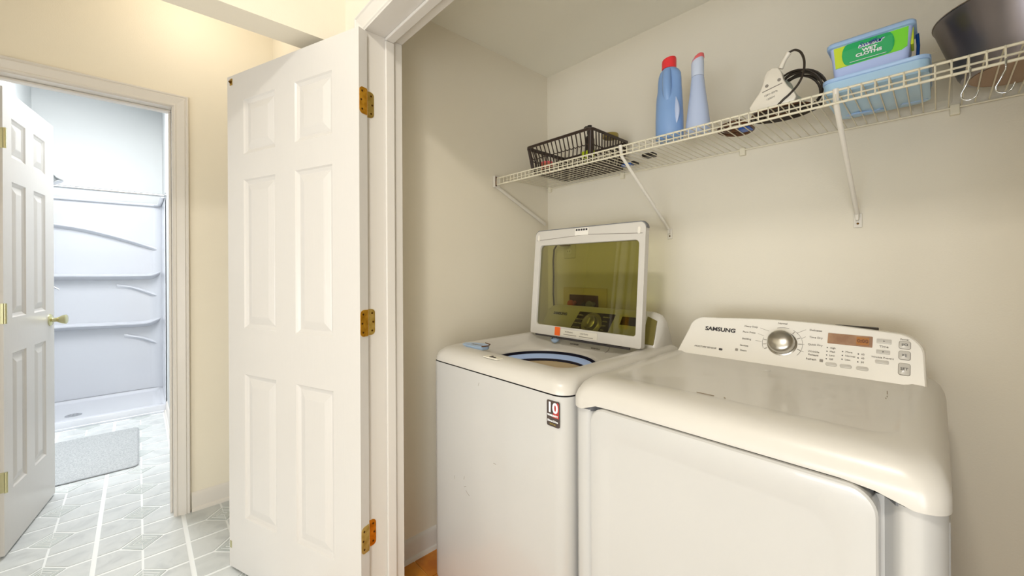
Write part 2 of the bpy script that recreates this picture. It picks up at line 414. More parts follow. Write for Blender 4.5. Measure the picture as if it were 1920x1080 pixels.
# ------------------------------------------------------------------ six-panel doors
def six_panel(root, W, T, z0, z1, cols, rows):
    """slab in local x (0 = hinge edge), y (visible face at 0, back at T), z; cols/rows are the panel openings"""
    xs = sorted({0, W, *[v for c in cols for v in c]}); zs = sorted({z0, z1, *[v for r_ in rows for v in r_]})
    mb = MB(); D = .0095; S = .016
    for face, sg in ((0., 1), (T, -1)):
        for i in range(len(xs)-1):
            for j in range(len(zs)-1):
                c = (xs[i], xs[i+1]); r_ = (zs[j], zs[j+1])
                o4 = [(c[0], face, r_[0]), (c[1], face, r_[0]), (c[1], face, r_[1]), (c[0], face, r_[1])]
                if c in cols and r_ in rows:
                    i4 = [(c[0]+S*.35, face+sg*D*.55, r_[0]+S*.35), (c[1]-S*.35, face+sg*D*.55, r_[0]+S*.35), (c[1]-S*.35, face+sg*D*.55, r_[1]-S*.35), (c[0]+S*.35, face+sg*D*.55, r_[1]-S*.35)]
                    k4 = [(c[0]+S, face+sg*D, r_[0]+S), (c[1]-S, face+sg*D, r_[0]+S), (c[1]-S, face+sg*D, r_[1]-S), (c[0]+S, face+sg*D, r_[1]-S)]
                    mb.loft([o4, i4, k4], False, True)
                else: mb.add(o4, [(0, 1, 2, 3)])
    for (xa, xb) in ((0, 0), (W, W)):
        for j in range(len(zs)-1): mb.add([(xa, 0, zs[j]), (xa, T, zs[j]), (xa, T, zs[j+1]), (xa, 0, zs[j+1])], [(0, 1, 2, 3)])
    for zz in (z0, z1):
        for i in range(len(xs)-1): mb.add([(xs[i], 0, zz), (xs[i+1], 0, zz), (xs[i+1], T, zz), (xs[i], T, zz)], [(0, 1, 2, 3)])
    slab = build(mb, 'slab', M['door'], root, local=True)
    for face, sg in ((0., 1), (T, -1)):
        for c in cols:
            for r_ in rows:
                m_ = S+.003; b_ = .030
                def ring(mg, y): return [(c[0]+mg, y, r_[0]+mg), (c[1]-mg, y, r_[0]+mg), (c[1]-mg, y, r_[1]-mg), (c[0]+mg, y, r_[1]-mg)]
                p = MB(); p.loft([ring(m_, face+sg*D), ring(m_+.002, face+sg*(D-.001)), ring(m_+b_-.004, face+sg*.0022), ring(m_+b_, face+sg*.0015)], False, True)
                build(p, 'panel', M['door'], root, local=True)
    return slab
def hinge(root, z, m_, length=.09, side=True):
    """butt hinge: barrel at the door's back hinge corner, leaf on the door edge, leaf on the jamb"""
    h = bpy.data.objects.new('hinge', None)
    return h
# closet door: visible face is the closet side, swung open into the hall
DW = .765; DT = .035
ang = math.atan2(-.340, -.941)
d1 = struct('door_1', (-1.307, .535, 0), ang)
# local x runs hinge -> free edge; local +y = (0.340,-0.941)... rotate so that visible face is y=0 and slab lies towards -y
cols = [(.130, .330), (.447, .652)]; rows = [(.237, .822), (1.008, 1.608), (1.712, 1.933)]
def flip(mb):
    mb.v = [(x, -y, z) for x, y, z in mb.v]; return mb
_b = build
def build_flip(mb, *a_, **k_): return _b(flip(mb), *a_, **k_)
build = build_flip
six_panel(d1, DW, DT, .012, 2.047, cols, rows)
build = _b
mb = MB(); mb.box(.728, .744, -.001, .0022, 2.008, 2.034); cp = build(mb, 'catch_plate', M['brass2'], d1, local=True)
mb = MB(); mb.lathe([(.006, 0), (.006, .003), (.003, .008), (.0005, .009)], (.736, .0016, 2.021), 12, (0, 1, 0)); build(mb, 'catch_ball', M['screw'], cp, local=True)
mb = MB(); mb.box(.748, .758, -.001, .0022, .090, .118); build(mb, 'catch_plate', M['nickel'], d1, local=True)
# hinges: barrel stands at world (JL+.002, YF-.014)
rotm = Matrix.Rotation(ang, 4, 'Z'); inv = (Matrix.Translation((-1.307, .535, 0)) @ rotm).inverted()
for k, zc in enumerate((1.808, 1.062, .338)):
    mA, mB_ = ((M['brass'], M['brass2']) if k < 2 else (M['brass2'], M['brass']))
    L = .089
    hz0 = zc-L/2
    bp = inv @ Vector((JL+.008, .566, 0))
    barrel = MB()
    for s_ in range(5):
        barrel.lathe([(.0052, 0), (.0066, .0008), (.0066, L/5-.0012), (.0052, L/5-.0004)], (bp.x, bp.y, hz0+s_*L/5), 14)
    barrel.lathe([(.003, -.003), (.0055, -.001), (.0055, .0)], (bp.x, bp.y, hz0), 12); barrel.lathe([(.0055, 0), (.006, .002), (.003, .004)], (bp.x, bp.y, hz0+L), 12)
    hb = build(barrel, 'hinge', mA, d1, smooth=40, local=True)
    # leaf on the door's edge (local x = 0 plane, between barrel and face)
    pts = rrect(-.0325, -.004, hz0, hz0+L, (.001, .001, .014, .014) if False else (.0005, .0005, .013, .013), 5)
    pts = rrect(-.0325, -.002, hz0, hz0+L, (.0005, .0005, .013, .013), 5)
    pts = [(-.0345-(p_[0]), p_[1]) for p_ in pts]      # rounded side towards the face (y = 0)
    lf = MB(); lf.prism(pts, lambda y, z: (-.0022, y, z), lambda y, z: (.0005, y, z)); lo = build(lf, 'door_leaf', mA, hb, local=True)
    sm = MB()
    for zz, yy in ((zc-.03, -.012), (zc, -.008), (zc+.03, -.012)):
        sm.lathe([(.0035, 0), (.0035, .0006), (.002, .001)], (-.0022, yy, zz), 10, (-1, 0, 0))
    build(sm, 'screw', M['screw'], hb, local=True)
    # leaf on the jamb: world plane X = JL, Y from barrel inwards
    pts = rrect(.563, .598, hz0, hz0+L, (.013, .013, .0005, .0005), 5)
    lf = MB(); lf.prism(pts, lambda y, z: inv @ Vector((JL-.0005, y, z)), lambda y, z: inv @ Vector((JL+.0018, y, z))); build(lf, 'jamb_leaf', mB_, hb, local=True)
    sm = MB()
    for zz, yy in ((zc-.03, .588), (zc, .592), (zc+.03, .588)):
        sm.lathe([(.0035, 0), (.0035, .0006), (.002, .001)], inv @ Vector((JL+.0018, yy, zz)), 10, (inv.to_3x3() @ Vector((1, 0, 0))))
    build(sm, 'screw', M['screw'], hb, local=True)

# bathroom door, swung into the bathroom; visible face towards +y
ang2 = math.atan2(.14, -.99)
d2 = struct('door_2', (-2.762, -.425, 0), ang2)
DW2 = .602
# visible face normal is +Y world = local -y (angle ~172 deg) -> slab lies towards local +y
six_panel(d2, DW2, .035, .012, 2.045, [(.085, .235), (.330, .480)], [(.27, .875), (1.035, 1.645), (1.755, 1.93)])
kb = MB(); kb.lathe([(.032, 0), (.032, .003), (.027, .008), (.012, .010), (.011, .024), (.014, .030), (.024, .048), (.026, .060), (.022, .064), (.005, .065)], (DW2-.062, 0, .978), 20, (0, -1, 0))
kb.lathe([(.032, 0), (.032, .003), (.027, .008), (.012, .010), (.011, .024), (.014, .030), (.024, .048), (.026, .060), (.022, .064), (.005, .065)], (DW2-.062, .035, .978), 20, (0, 1, 0))
build(kb, 'door_knob', M['nickel'], d2, smooth=40, local=True)
for zc in (.33, 1.06, 1.82):
    hb_ = MB(); hb_.lathe([(.006, -.044), (.006, .044)], (-.004, -.006, zc), 12); hh = build(hb_, 'hinge', M['nickel'], d2, smooth=40, local=True)
    lf = MB(); pts = rrect(0, .030, zc-.044, zc+.044, (.012, .012, .0005, .0005), 5)
    lf.prism(pts, lambda y, z: (-.002, y, z), lambda y, z: (.0006, y, z)); build(lf, 'door_leaf', M['nickel'], hh, local=True)
    lf = MB(); lf.prism(pts, lambda y, z: (.004+y, -.012, z), lambda y, z: (.004+y, -.010, z)) if False else None

# ------------------------------------------------------------------ washing machine
WX0, WX1, WY0, WY1 = -1.386, -.700, .855, 1.585
washer = thing('washing_machine', 'white top-loading washing machine with its tinted glass lid raised, in the closet corner', 'washing machine', ((WX0+WX1)/2, (WY0+WY1)/2, 0))
def rr3(x0, x1, y0, y1, r, z, n=8): return [(x, y, z) for x, y in rrect(x0, x1, y0, y1, r, n)]
mb = MB(); mb.loft([rr3(WX0+.004, WX1-.004, WY0+.004, WY1, .045, .03), rr3(WX0, WX1, WY0, WY1, (.045, .01, .01, .045), .04), rr3(WX0, WX1, WY0, WY1, (.045, .01, .01, .045), .882)], True, False)
build(mb, 'cabinet', M['enamel'], washer, smooth=35)
mb = MB(); mb.loft([rr3(WX0+.006, WX1-.006, WY0+.006, WY1-.004, .04, .878), rr3(WX0+.006, WX1-.006, WY0+.006, WY1-.004, .04, .890)], False, False); build(mb, 'seam', M['dark'], washer)
for x in (WX0+.06, WX1-.06):
    for y in (WY0+.06, WY1-.06):
        mb = MB(); mb.lathe([(.022, .003), (.024, .012), (.012, .02), (.012, .032)], (x, y, 0), 14); build(mb, 'foot', M['black'], washer, smooth=40)
# top cover: rim + bowl down to the round tub opening
N = 14; OX, OY, OR = -1.062, 1.152, .210
def circ_like(z, r, sq=0.):
    n_ = 4*(N+1)
    return [(OX + r*math.cos(math.radians(-85+360*i/n_)), OY + r*math.sin(math.radians(-85+360*i/n_)), z) for i in range(n_)]
def rim(x0, x1, y0, y1, r, z): return [(x, y, z) for x, y in rrect(x0, x1, y0, y1, r, N)]
rings = [rim(WX0, WX1, WY0, WY1, (.05, .012, .012, .05), .886), rim(WX0, WX1, WY0, WY1, (.055, .012, .012, .055), .902),
         rim(WX0+.005, WX1-.005, WY0+.006, WY1-.001, (.06, .02, .02, .06), .918), rim(WX0+.018, WX1-.018, WY0+.02, WY1-.004, (.065, .03, .03, .065), .931),
         rim(WX0+.036, WX1-.036, WY0+.042, WY1-.01, (.07, .04, .04, .07), .937),
         rim(WX0+.060, WX1-.064, WY0+.085, 1.435, (.06, .04, .04, .05), .937), rim(WX0+.068, WX1-.074, WY0+.097, 1.425, (.06, .04, .04, .05), .932),
         rim(WX0+.078, WX1-.090, WY0+.108, 1.415, (.07, .06, .06, .07), .916),
         rim(WX0+.10, WX1-.10, WY0+.112, 1.405, .12, .906), circ_like(.890, OR+.010), circ_like(.885, OR), circ_like(.878, OR-.001)]
mb = MB(); mb.loft(rings, False, False); cover_v = list(mb.v); cover_f = list(mb.f); top = build(mb, 'top_cover', M['plastic'], washer, smooth=60)
# tub: gap, balance ring, drum
mb = MB(); mb.lathe([(OR+.001, .880), (OR+.004, .862), (OR+.004, .80)], (OX, OY, 0), 56, cap0=False, cap1=False); build(mb, 'outer_tub', M['navy'], washer, smooth=40)
mb = MB(); mb.lathe([(.2065, .800), (.2065, .862), (.202, .868), (.194, .866), (.180, .854), (.178, .850), (.1795, .849)], (OX, OY, 0), 64, cap0=False, cap1=False); build(mb, 'balance_ring', M['blue'], washer, smooth=40)
mb = MB(); mb.lathe([(.1785, .852), (.176, .850), (.176, .843), (.180, .841)], (OX, OY, 0), 64, cap0=False, cap1=False); build(mb, 'ring_gap', M['navy'], washer, smooth=40)
mb = MB(); mb.lathe([(.178, .846), (.184, .80), (.186, .45), (.17, .40), (.10, .38), (.001, .38)], (OX, OY, 0), 56, cap0=False, cap1=False); drum = build(mb, 'drum', M['cream'], washer, smooth=40)
mb = MB(); mb.lathe([(.14, .385), (.13, .40), (.06, .42), (.05, .46), (.001, .47)], (OX, OY, 0), 32, cap0=False)
for k in range(4):
    a_ = k*PI/2; mb.tube([(OX+.03*math.cos(a_), OY+.03*math.sin(a_), .44), (OX+.14*math.cos(a_), OY+.14*math.sin(a_), .41)], [.018, .008], 8)
build(mb, 'agitator', M['cream'], drum, smooth=40)
# bleach cup, softener knob, latch, rear apron
mb = MB(); pts = [(-1.338, .985), (-1.325, .962), (-1.29, .955), (-1.235, .958), (-1.212, .975), (-1.208, 1.0), (-1.225, 1.022), (-1.262, 1.03), (-1.30, 1.018)]
mb.prism(pts, lambda x, y: (x, y, .925), lambda x, y: (x, y, .9395)); bl = build(mb, 'bleach_cap', M['paleblue'], washer, bevel=.002)
mb = MB(); mb.tube([(-1.212, .972, .941), (-1.205, 1.0, .941), (-1.224, 1.025, .941), (-1.262, 1.033, .941)], .0022, 6); build(mb, 'cap_rim', M['brown'], bl, smooth=40)
text('raised_mark', 'BLEACH', .016, (-1.262, .988, .9402), (1, .1, 0), (-.1, 1, 0), M['ink'], bl, depth=.0003)
mb = MB(); mb.lathe([(.020, -.006), (.022, 0), (.018, .008), (.008, .012), (.001, .012)], (-1.190, 1.383, .925), 20, (0, -.75, .66)); kn = build(mb, 'softener_knob', M['paleblue'], washer, smooth=45)
mb = MB(); mb.tube([(-1.198, 1.368, .926), (-1.184, 1.368, .940)], .003, 6); build(mb, 'knob_mark', M['ink2'], kn)
mb = MB(); mb.box(-1.085, -1.01, .876, .905, .935, .9395); lt = build(mb, 'latch_plate', M['sticker'], washer, bevel=.002)
mb = MB(); mb.box(-1.058, -1.030, .882, .889, .9385, .941, None); mb.box(-1.058, -1.052, .882, .897, .9385, .941); build(mb, 'latch_slot', M['ink2'], lt)
from mathutils.bvhtree import BVHTree
bvh = BVHTree.FromPolygons([Vector(v) for v in cover_v], cover_f)
def on_top(x, y, e=.0008):
    h = bvh.ray_cast(Vector((x, y, 1.0)), Vector((0, 0, -1))); return Vector((x, y, (h[0].z if h[0] is not None else .93)+e))
mb = MB(); mb.tube([on_top(-.925, 1.425-.045*k/10, .0002) for k in range(11)], .0011, 4); ap = build(mb, 'drawer_seam', M['ink'], washer)
for x, y, t_, z_ in ((-1.10, 1.405, 'SOFTENER', .010), (-.985, 1.40, 'DETERGENT', .008)):
    p0 = on_top(x, y, .002); sl = (on_top(x, y+.008)-on_top(x, y-.008)).normalized(); sx_ = (on_top(x+.02, y)-on_top(x-.02, y)).normalized()
    text('print', t_, z_, p0, sx_, sl, M['ink'], ap, depth=.0006)
# rear console
def yz_prof(pts, x0, x1): return [[(x, y, z) for y, z in pts] for x in (x0, x1)]
prof = [(1.435, .930), (1.438, .940), (1.500, 1.052), (1.508, 1.062), (1.520, 1.066), (1.535, 1.062), (1.550, 1.045), (1.565, 1.00), (1.575, .955), (1.582, .930)]
mb = MB()
secs = []
for x, s_ in ((-1.352, .0), (-1.348, .55), (-1.335, .85), (-1.31, .97), (-1.28, 1.), (-.80, 1.), (-.775, .985), (-.755, .93), (-.742, .80), (-.735, .50), (-.733, 0.)):
    secs.append([(x, 1.51 + (y-1.51)*(.9+.1*s_), .930 + (z-.930)*s_) for y, z in prof])
mb.loft(secs); con = build(mb, 'console', M['plastic'], washer, smooth=50)
cn = Vector((0, .062, .112)).normalized(); nn = Vector((1, 0, 0)).cross(cn)   # slope direction and outward normal
def cpt(x, s_, e=.0015): return Vector((x, 1.438, .940)) + cn*s_ + nn*e
mb = MB(); mb.prism([(-1.165, .012), (-.965, .012), (-.945, .118), (-1.135, .118)][::1], lambda x, s_: cpt(x, s_, -.004), lambda x, s_: cpt(x, s_, .002))
pn = build(mb, 'control_panel', M['wpanel'], washer, bevel=.001)
mb = MB(); mb.lathe([(.040, 0), (.040, .004), (.034, .006), (.030, .024), (.026, .027), (.001, .027)], cpt(-1.052, .064, .002), 32, nn); dl = build(mb, 'dial', M['steel'], washer, smooth=40)
mb = MB(); mb.lathe([(.052, 0), (.052, .003), (.048, .004), (.043, .003)], cpt(-1.052, .064, .002), 36, nn); build(mb, 'dial_ring', M['steel'], dl, smooth=40)
mb = MB(); mb.tube([cpt(-1.052, .052, .032), cpt(-1.047, .08, .032)], .004, 6); build(mb, 'pointer', M['sticker'], dl)
text('lettering', 'SAMSUNG', .018, cpt(-1.245, .098, .002), (1, 0, 0), cn, M['ink2'], washer, bold=.0006)
for k, (s_, t_) in enumerate(((.10, 'NORMAL'), (.08, 'HEAVY DUTY'), (.06, 'PERM PRESS'), (.04, 'DELICATES'), (.02, 'RINSE'))):
    text('print', t_, .008, cpt(-1.155 + s_*.15, s_, .0032), (1, 0, 0), cn, M['sticker'], pn, 'LEFT', depth=.0003)
    text('print', ('BEDDING', 'WOOL', 'QUICK', 'SPIN', 'CLEAN')[k], .008, cpt(-.995 + s_*.1, s_, .0032), (1, 0, 0), cn, M['sticker'], pn, depth=.0003)
mb = MB(); mb.prism([(-.915, .075), (-.835, .075), (-.835, .112), (-.910, .112)], lambda x, s_: cpt(x, s_, -.003), lambda x, s_: cpt(x, s_, .002)); build(mb, 'display', M['wpanel'], washer)
for i in range(4):
    mb = MB(); x = -.915 + i*.028; mb.prism([(x, .02), (x+.02, .02), (x+.02, .034), (x, .034)], lambda x, s_: cpt(x, s_, -.003), lambda x, s_: cpt(x, s_, .003)); build(mb, 'button', M['panel'], washer)
mb = MB(); mb.prism([(-.80, .006), (-.748, .006), (-.757, .108), (-.80, .124)], lambda x, s_: cpt(x, s_, -.006), lambda x, s_: cpt(x, s_, .0015)); build(mb, 'end_inlay', mat('console_end_olive', (126, 116, 66), .3), washer, bevel=.001)
# lid: frame + tinted glass, leaning back from the hinge
lidb = Vector((0, 1.372, .940)); lt_ = Vector((0, .045, .49)).normalized(); ln = Vector((0, -lt_.z, lt_.y))
def lp(x, s_, e=0.): return Vector((x, lidb.y, lidb.z)) + lt_*s_ + ln*e
LX0, LX1, LH = -1.322, -.752, .496
def lring(x0, x1, s0, s1, r, arch, n=8):
    out = []
    for x, s_ in rrect(x0, x1, s0, s1, r, n):
        k = max(0, (s_-s0)/(s1-s0)); u = (x-(LX0+LX1)/2)/((LX1-LX0)/2)
        out.append((x, s_ + arch*k*(1-u*u)))
    return out
taper = lambda x, s_: (x, s_)
outr = lring(LX0, LX1, 0, LH-.018, (.008, .022, .022, .008), .020, 8); inr = lring(LX0+.030, LX1-.026, .044, LH-.086, (.012, .018, .018, .012), .006, 8)
mb = MB()
mb.loft([[lp(x, s_, .012) for x, s_ in inr], [lp(x, s_, .016) for x, s_ in inr], [lp(x, s_, .018) for x, s_ in outr], [lp(x, s_, -.012) for x, s_ in outr], [lp(x, s_, -.010) for x, s_ in inr], [lp(x, s_, .012) for x, s_ in inr]], False, False)
lidf = build(mb, 'lid', M['plastic'], washer, bevel=.003)
gr = lring(LX0+.026, LX1-.022, .040, LH-.082, (.012, .018, .018, .012), .006, 8)
mb = MB(); mb.loft([[lp(x, s_, .004) for x, s_ in gr], [lp(x, s_, .0045) for x, s_ in gr]]); mb.v = mb.v[:len(gr)]; mb.f = [tuple(range(len(gr)))]
build(mb, 'glass', M['glass'], lidf)
mb = MB(); path = [lp(x, s_, .004) for x, s_ in lring(LX0-.001, LX1+.001, 0, LH-.016, (.008, .022, .022, .008), .020, 8)]
rr_ = [p for p in path if p.z > lidb.z + LH-.06]; mb.tube(sorted(rr_, key=lambda p: p.x), .0035, 6, flat=3.5); build(mb, 'top_edge', M['rubber'], lidf, smooth=40)
mb = MB(); mb.tube([lp(LX0+.012, LH-.060, .017), lp(LX0+.30, LH-.048, .017), lp(LX1-.012, LH-.060, .017)], .0012, 4); build(mb, 'groove', M['ink'], lidf)
for x in (LX0+.024, LX1-.026):
    mb = MB(); mb.loft([[lp(a_, b_, .016) for a_, b_ in rrect(x-.006, x+.006, LH-.062, LH-.034, .005, 5)], [lp(a_, b_, .021) for a_, b_ in rrect(x-.006, x+.006, LH-.062, LH-.034, .005, 5)]]); build(mb, 'bumper', M['bracket'], lidf, bevel=.0015)
mb = MB(); mb.loft([[lp(a_, b_, .016) for a_, b_ in rrect(-1.085, -1.015, LH-.050, LH-.018, .003, 2)], [lp(a_, b_, .0195) for a_, b_ in rrect(-1.085, -1.015, LH-.050, LH-.018, .003, 2)]]); sw = build(mb, 'latch_hook', M['panel'], lidf)
mb = MB()
for k in range(5): mb.loft([[lp(a_, b_, e_) for a_, b_ in rrect(-1.08+k*.013, -1.071+k*.013, LH-.030, LH-.022, .001, 1)] for e_ in (.019, .021)])
build(mb, 'hook_slot', M['ink2'], sw)
mb = MB(); mb.loft([[lp(a_, b_, .017) for a_, b_ in rrect(-1.137, -.945, .008, .036, .001, 1)], [lp(a_, b_, .0185) for a_, b_ in rrect(-1.137, -.945, .008, .036, .001, 1)]]); stk = build(mb, 'caution_sticker', M['sticker'], lidf)
mb = MB(); mb.loft([[lp(a_, b_, .0178) for a_, b_ in rrect(-1.170, -1.140, .005, .042, .001, 1)], [lp(a_, b_, .019) for a_, b_ in rrect(-1.170, -1.140, .005, .042, .001, 1)]]); build(mb, 'orange_sticker', M['orange'], lidf)
for i, t_ in enumerate(('WARNING', 'CAUTION')): text('print', t_, .009, lp(-1.09+i*.08, .026, .019), (1, 0, 0), lt_, M['ink'], stk, depth=.0003)
mb = MB()
for i in range(2): mb.loft([[lp(a_, b_, e_) for a_, b_ in rrect(-1.12+i*.085, -1.05+i*.085, .013, .0155, .0005, 1)] for e_ in (.018, .0192)])
build(mb, 'fine_print', M['ink'], stk)
mb = MB(); mb.box(-1.29, -1.165, 1.356, 1.363, .934, .943); mb.box(-1.16, -.80, 1.356, 1.363, .932, .940); build(mb, 'hinge_gap', M['ink2'], washer)
for x in (-1.30, -.775):
    mb = MB(); mb.lathe([(.009, -.012), (.009, .012)], (x, 1.385, .942), 14, (1, 0, 0)); build(mb, 'lid_hinge', M['plastic'], washer, smooth=40)
# warranty badge on the front
bx0, bx1, bz0, bz1 = -.768, -.722, .795, .868; fy = WY0
mb = MB(); mb.prism(rrect(bx0, bx1, bz0, bz1, .005, 4), lambda x, z: (x, fy+.001, z), lambda x, z: (x, fy-.0015, z)); bd = build(mb, 'warranty_badge', M['sdark'], washer)
mb = MB(); mb.prism([(bx1-.006, bz1-.002), (bx1-.001, bz1-.006), (bx1-.001, bz0+.026), (bx1-.024, bz0+.026), (bx1-.018, bz1-.012)], lambda x, z: (x, fy-.001, z), lambda x, z: (x, fy-.0019, z)); build(mb, 'red_field', M['sred'], bd)
text('lettering', '10', .040, (-.7455, fy-.0028, .8475), (1, 0, 0), (0, 0, 1), M['white'], bd, bold=.0012, depth=.0005)
text('lettering', 'WARRANTY', .0070, (-.745, fy-.0028, .8265), (1, 0, 0), (0, 0, 1), M['white'], bd, bold=.0003, depth=.0005)
text('lettering', 'Direct Drive', .0074, (-.745, fy-.0028, .8110), (1, 0, 0), (0, 0, 1), M['white'], bd, bold=.0002, depth=.0005)
text('lettering', 'MOTOR', .006, (-.745, fy-.0028, .8020), (1, 0, 0), (0, 0, 1), M['olive'], bd, depth=.0005)
mb = MB()
for x, z, a_ in ((-1.165, .46, .5), (-1.155, .445, -.6), (-1.145, .44, -.5), (-1.17, .49, 1.3), (-1.0, .60, 0.), (-1.083, .845, 1.2), (-1.23, .47, 1.5)):
    l_ = .006; mb.tube([(x-l_*math.cos(a_), fy-.0002, z-l_*math.sin(a_)), (x+l_*math.cos(a_), fy-.0002, z+l_*math.sin(a_))], .0009, 4)
build(mb, 'scuff_marks', kind='stuff', m= mat('scuff_grey', (150, 140, 128), .6), parent=washer)

# ------------------------------------------------------------------ dryer
DX0, DX1, DY0, DY1 = -.690, .010, .872, 1.56
dryer = thing('clothes_dryer', 'white front-loading clothes dryer with a slanted control console, beside the washing machine', 'dryer', ((DX0+DX1)/2, (DY0+DY1)/2, 0))
def fr(x, y): return (x, y)
plan = [(DX0, DY1), (DX0, DY0+.035), (DX0+.006, DY0+.014), (DX0+.020, DY0+.003), (DX0+.035, DY0), (DX0+.055, DY0+.002), (DX0+.068, DY0+.018), (DX0+.080, DY0+.024),
        (-.095, DY0+.024), (-.076, DY0+.030), (-.062, DY0+.030), (-.052, DY0+.018), (-.044, DY0+.004), (-.036, DY0), (-.020, DY0), (-.008, DY0+.006), (0, DY0+.016), (DX1, DY0+.03), (DX1, DY1)]
mb = MB(); mb.loft([[(x, y, .03) for x, y in plan], [(x, y, .866) for x, y in plan]]); build(mb, 'cabinet', M['enamel'], dryer, smooth=50)
mb = MB(); mb.loft([[(DX0+(x-DX0)*.992+.002, max(y, DY0+.004), z) for x, y in plan] for z in (.862, .874)]); build(mb, 'seam', M['rubber'], dryer)
for x in (DX0+.05, DX1-.05):
    for y in (DY0+.08, DY1-.06):
        mb = MB(); mb.lathe([(.022, .003), (.024, .012), (.012, .02), (.012, .032)], (x, y, 0), 14); build(mb, 'foot', M['black'], dryer, smooth=40)
# side pressing visible on the right flank
mb = MB(); mb.box(DX1-.001, DX1+.004, 1.02, 1.50, .30, .80); build(mb, 'side_pressing', M['enamel'], dryer, bevel=.004)
# top cover
def cov(dx, dy0, z, r):
    out = []
    for x, y in rrect(DX0+dx, DX1+.003-dx, DY0-.008+dy0, DY1, (r, .01, .01, r), 10):
        zz = z
        out.append((x, y, zz))
    return out
low = []
N2 = 10
def dens(pts, k=14):
    """densify long edges so that the lower lip can arch"""
    out = []
    for i in range(len(pts)):
        p, q_ = pts[i], pts[(i+1) % len(pts)]
        n_ = k if math.hypot(q_[0]-p[0], q_[1]-p[1]) > .3 else 1
        for j in range(n_): t = j/n_; out.append((p[0]+(q_[0]-p[0])*t, p[1]+(q_[1]-p[1])*t))
    return out
def arch(x, y):
    if y > DY0+.02: return 0
    t = min((x-(DX0+.045))/.045, (-.030-x)/.06); t = max(0, min(1, t)); return .018*t*t*(3-2*t)
def cr(dx, dy0, z, r, low_=False):
    P_ = dens(rrect(DX0-.002+dx, DX1+.004-dx, DY0-.010+dy0, DY1, (r, .012, .012, r), 8))
    return [(x, y, z + (arch(x, y) if low_ else 0)) for x, y in P_]
rings = [cr(.012, .012, .868, .035, True), cr(0, 0, .868, .04, True), cr(0, 0, .892, .04), cr(.003, .004, .908, .045), cr(.010, .016, .926, .05), cr(.022, .034, .938, .055), cr(.040, .060, .944, .06),
         cr(.060, .100, .945, .05), cr(.066, .108, .9425, .045), cr(.075, .120, .9405, .04)]
rings = [r_ if i < 7 else [(x, min(y, 1.505), z) for x, y, z in r_] for i, r_ in enumerate(rings)]
mb = MB(); mb.loft(rings, False, True); build(mb, 'top_cover', M['plastic'], dryer, smooth=60)
mb = MB(); mb.lathe([(.012, 0), (.010, .0025), (.004, .004), (.001, .004)], (-.345, 1.34, .9405), 16); build(mb, 'dimple', M['plastic'], dryer, smooth=60)
# scratches on the top
mb = MB()
for (x0, y0, x1, y1) in ((-.085, 1.32, -.083, 1.29), (-.082, 1.27, -.081, 1.262), (-.083, 1.25, -.082, 1.243), (-.40, .985, -.36, .985), (-.34, .99, -.335, .985)):
    mb.tube([(x0, y0, .9412), (x1, y1, .9412)], .0008, 4)
build(mb, 'scratch_marks', kind='stuff', m= mat('scratch_brown', (150, 132, 108), .6), parent=dryer)
# door
px0, px1 = -.618, -.066
def dring(dx, dz, y, r): return [(x, y, z) for x, z in rrect(px0+dx, px1-dx, .10+dz, .884-dz, r, 8)]
mb = MB(); mb.loft([dring(.006, .006, DY0+.030, .036), dring(0, 0, DY0+.020, .04), dring(0, 0, DY0-.016, .04), dring(.003, .003, DY0-.020, .038), dring(.010, .010, DY0-.022, .034),
                    dring(.040, .050, DY0-.022, .05), dring(.052, .062, DY0-.019, .05), dring(.060, .070, DY0-.0185, .045)]); build(mb, 'door', M['enamel'], dryer, smooth=35)
# console
CX0, CX1 = -.650, -.019
cb = Vector((0, 1.425, .940)); ct = Vector((0, .075, .130)).normalized(); cnn = Vector((0, -ct.z, ct.y))
def kp(x, s_, e=0.): return Vector((x, cb.y, cb.z)) + ct*s_ + cnn*e
def cring(e, inset=0., back=None):
    out = []; n_ = 8
    pts = [(CX0+inset, 0), (CX1-inset, 0)]
    # right rounded corner
    H = .157 - inset
    for i in range(n_+1): a_ = PI/2*i/n_; out.append((CX1-.004-inset - .055 + .055*math.cos(a_), H-.014-.055 + .055*math.sin(a_)))
    for i in range(1, 12):
        t = i/12; x = (CX1-.059-inset)*(1-t) + (CX0+.073+inset)*t; out.append((x, H-.014 + .013*math.sin(PI*t)))
    for i in range(n_+1): a_ = PI/2 + PI/2*i/n_; out.append((CX0+.070+inset + .045*math.cos(a_), H-.012-.045 + .045*math.sin(a_)))
    pts = [(CX0+inset, 0), (CX1-inset, 0)] + out
    return [kp(x, s_, e) if back is None else Vector((x, back, max(.935, kp(x, s_, 0).z - .006))) for x, s_ in pts]
mb = MB(); mb.loft([cring(0, 0, 1.548), cring(-.012), cring(-.003, .001), cring(0, .004), cring(0, .010)]); dc = build(mb, 'console', M['panel'], dryer, smooth=35)
text('lettering', 'SAMSUNG', .0195, kp(-.518, .100, .0012), (1, 0, 0), ct, M['ink2'], dryer, bold=.0006, sx=1.1)
text('lettering', 'MOISTURE SENSOR', .0085, kp(-.555, .030, .0012), (1, 0, 0), ct, M['ink'], dryer, shear=.2)
mb = MB(); mb.loft([[kp(x, s_, e_) for x, s_ in rrect(-.510, -.499, .026, .033, .002, 3)] for e_ in (0, .0012)]); build(mb, 'print_mark', M['ink2'], dryer)
KX, KS = -.333, .075
mb = MB(); mb.lathe([(.040, 0), (.040, .002), (.036, .004), (.0355, .020), (.034, .026), (.030, .030), (.015, .034), (.001, .035)], kp(KX, KS), 40, cnn); kn = build(mb, 'program_knob', M['steel'], dryer, smooth=40)
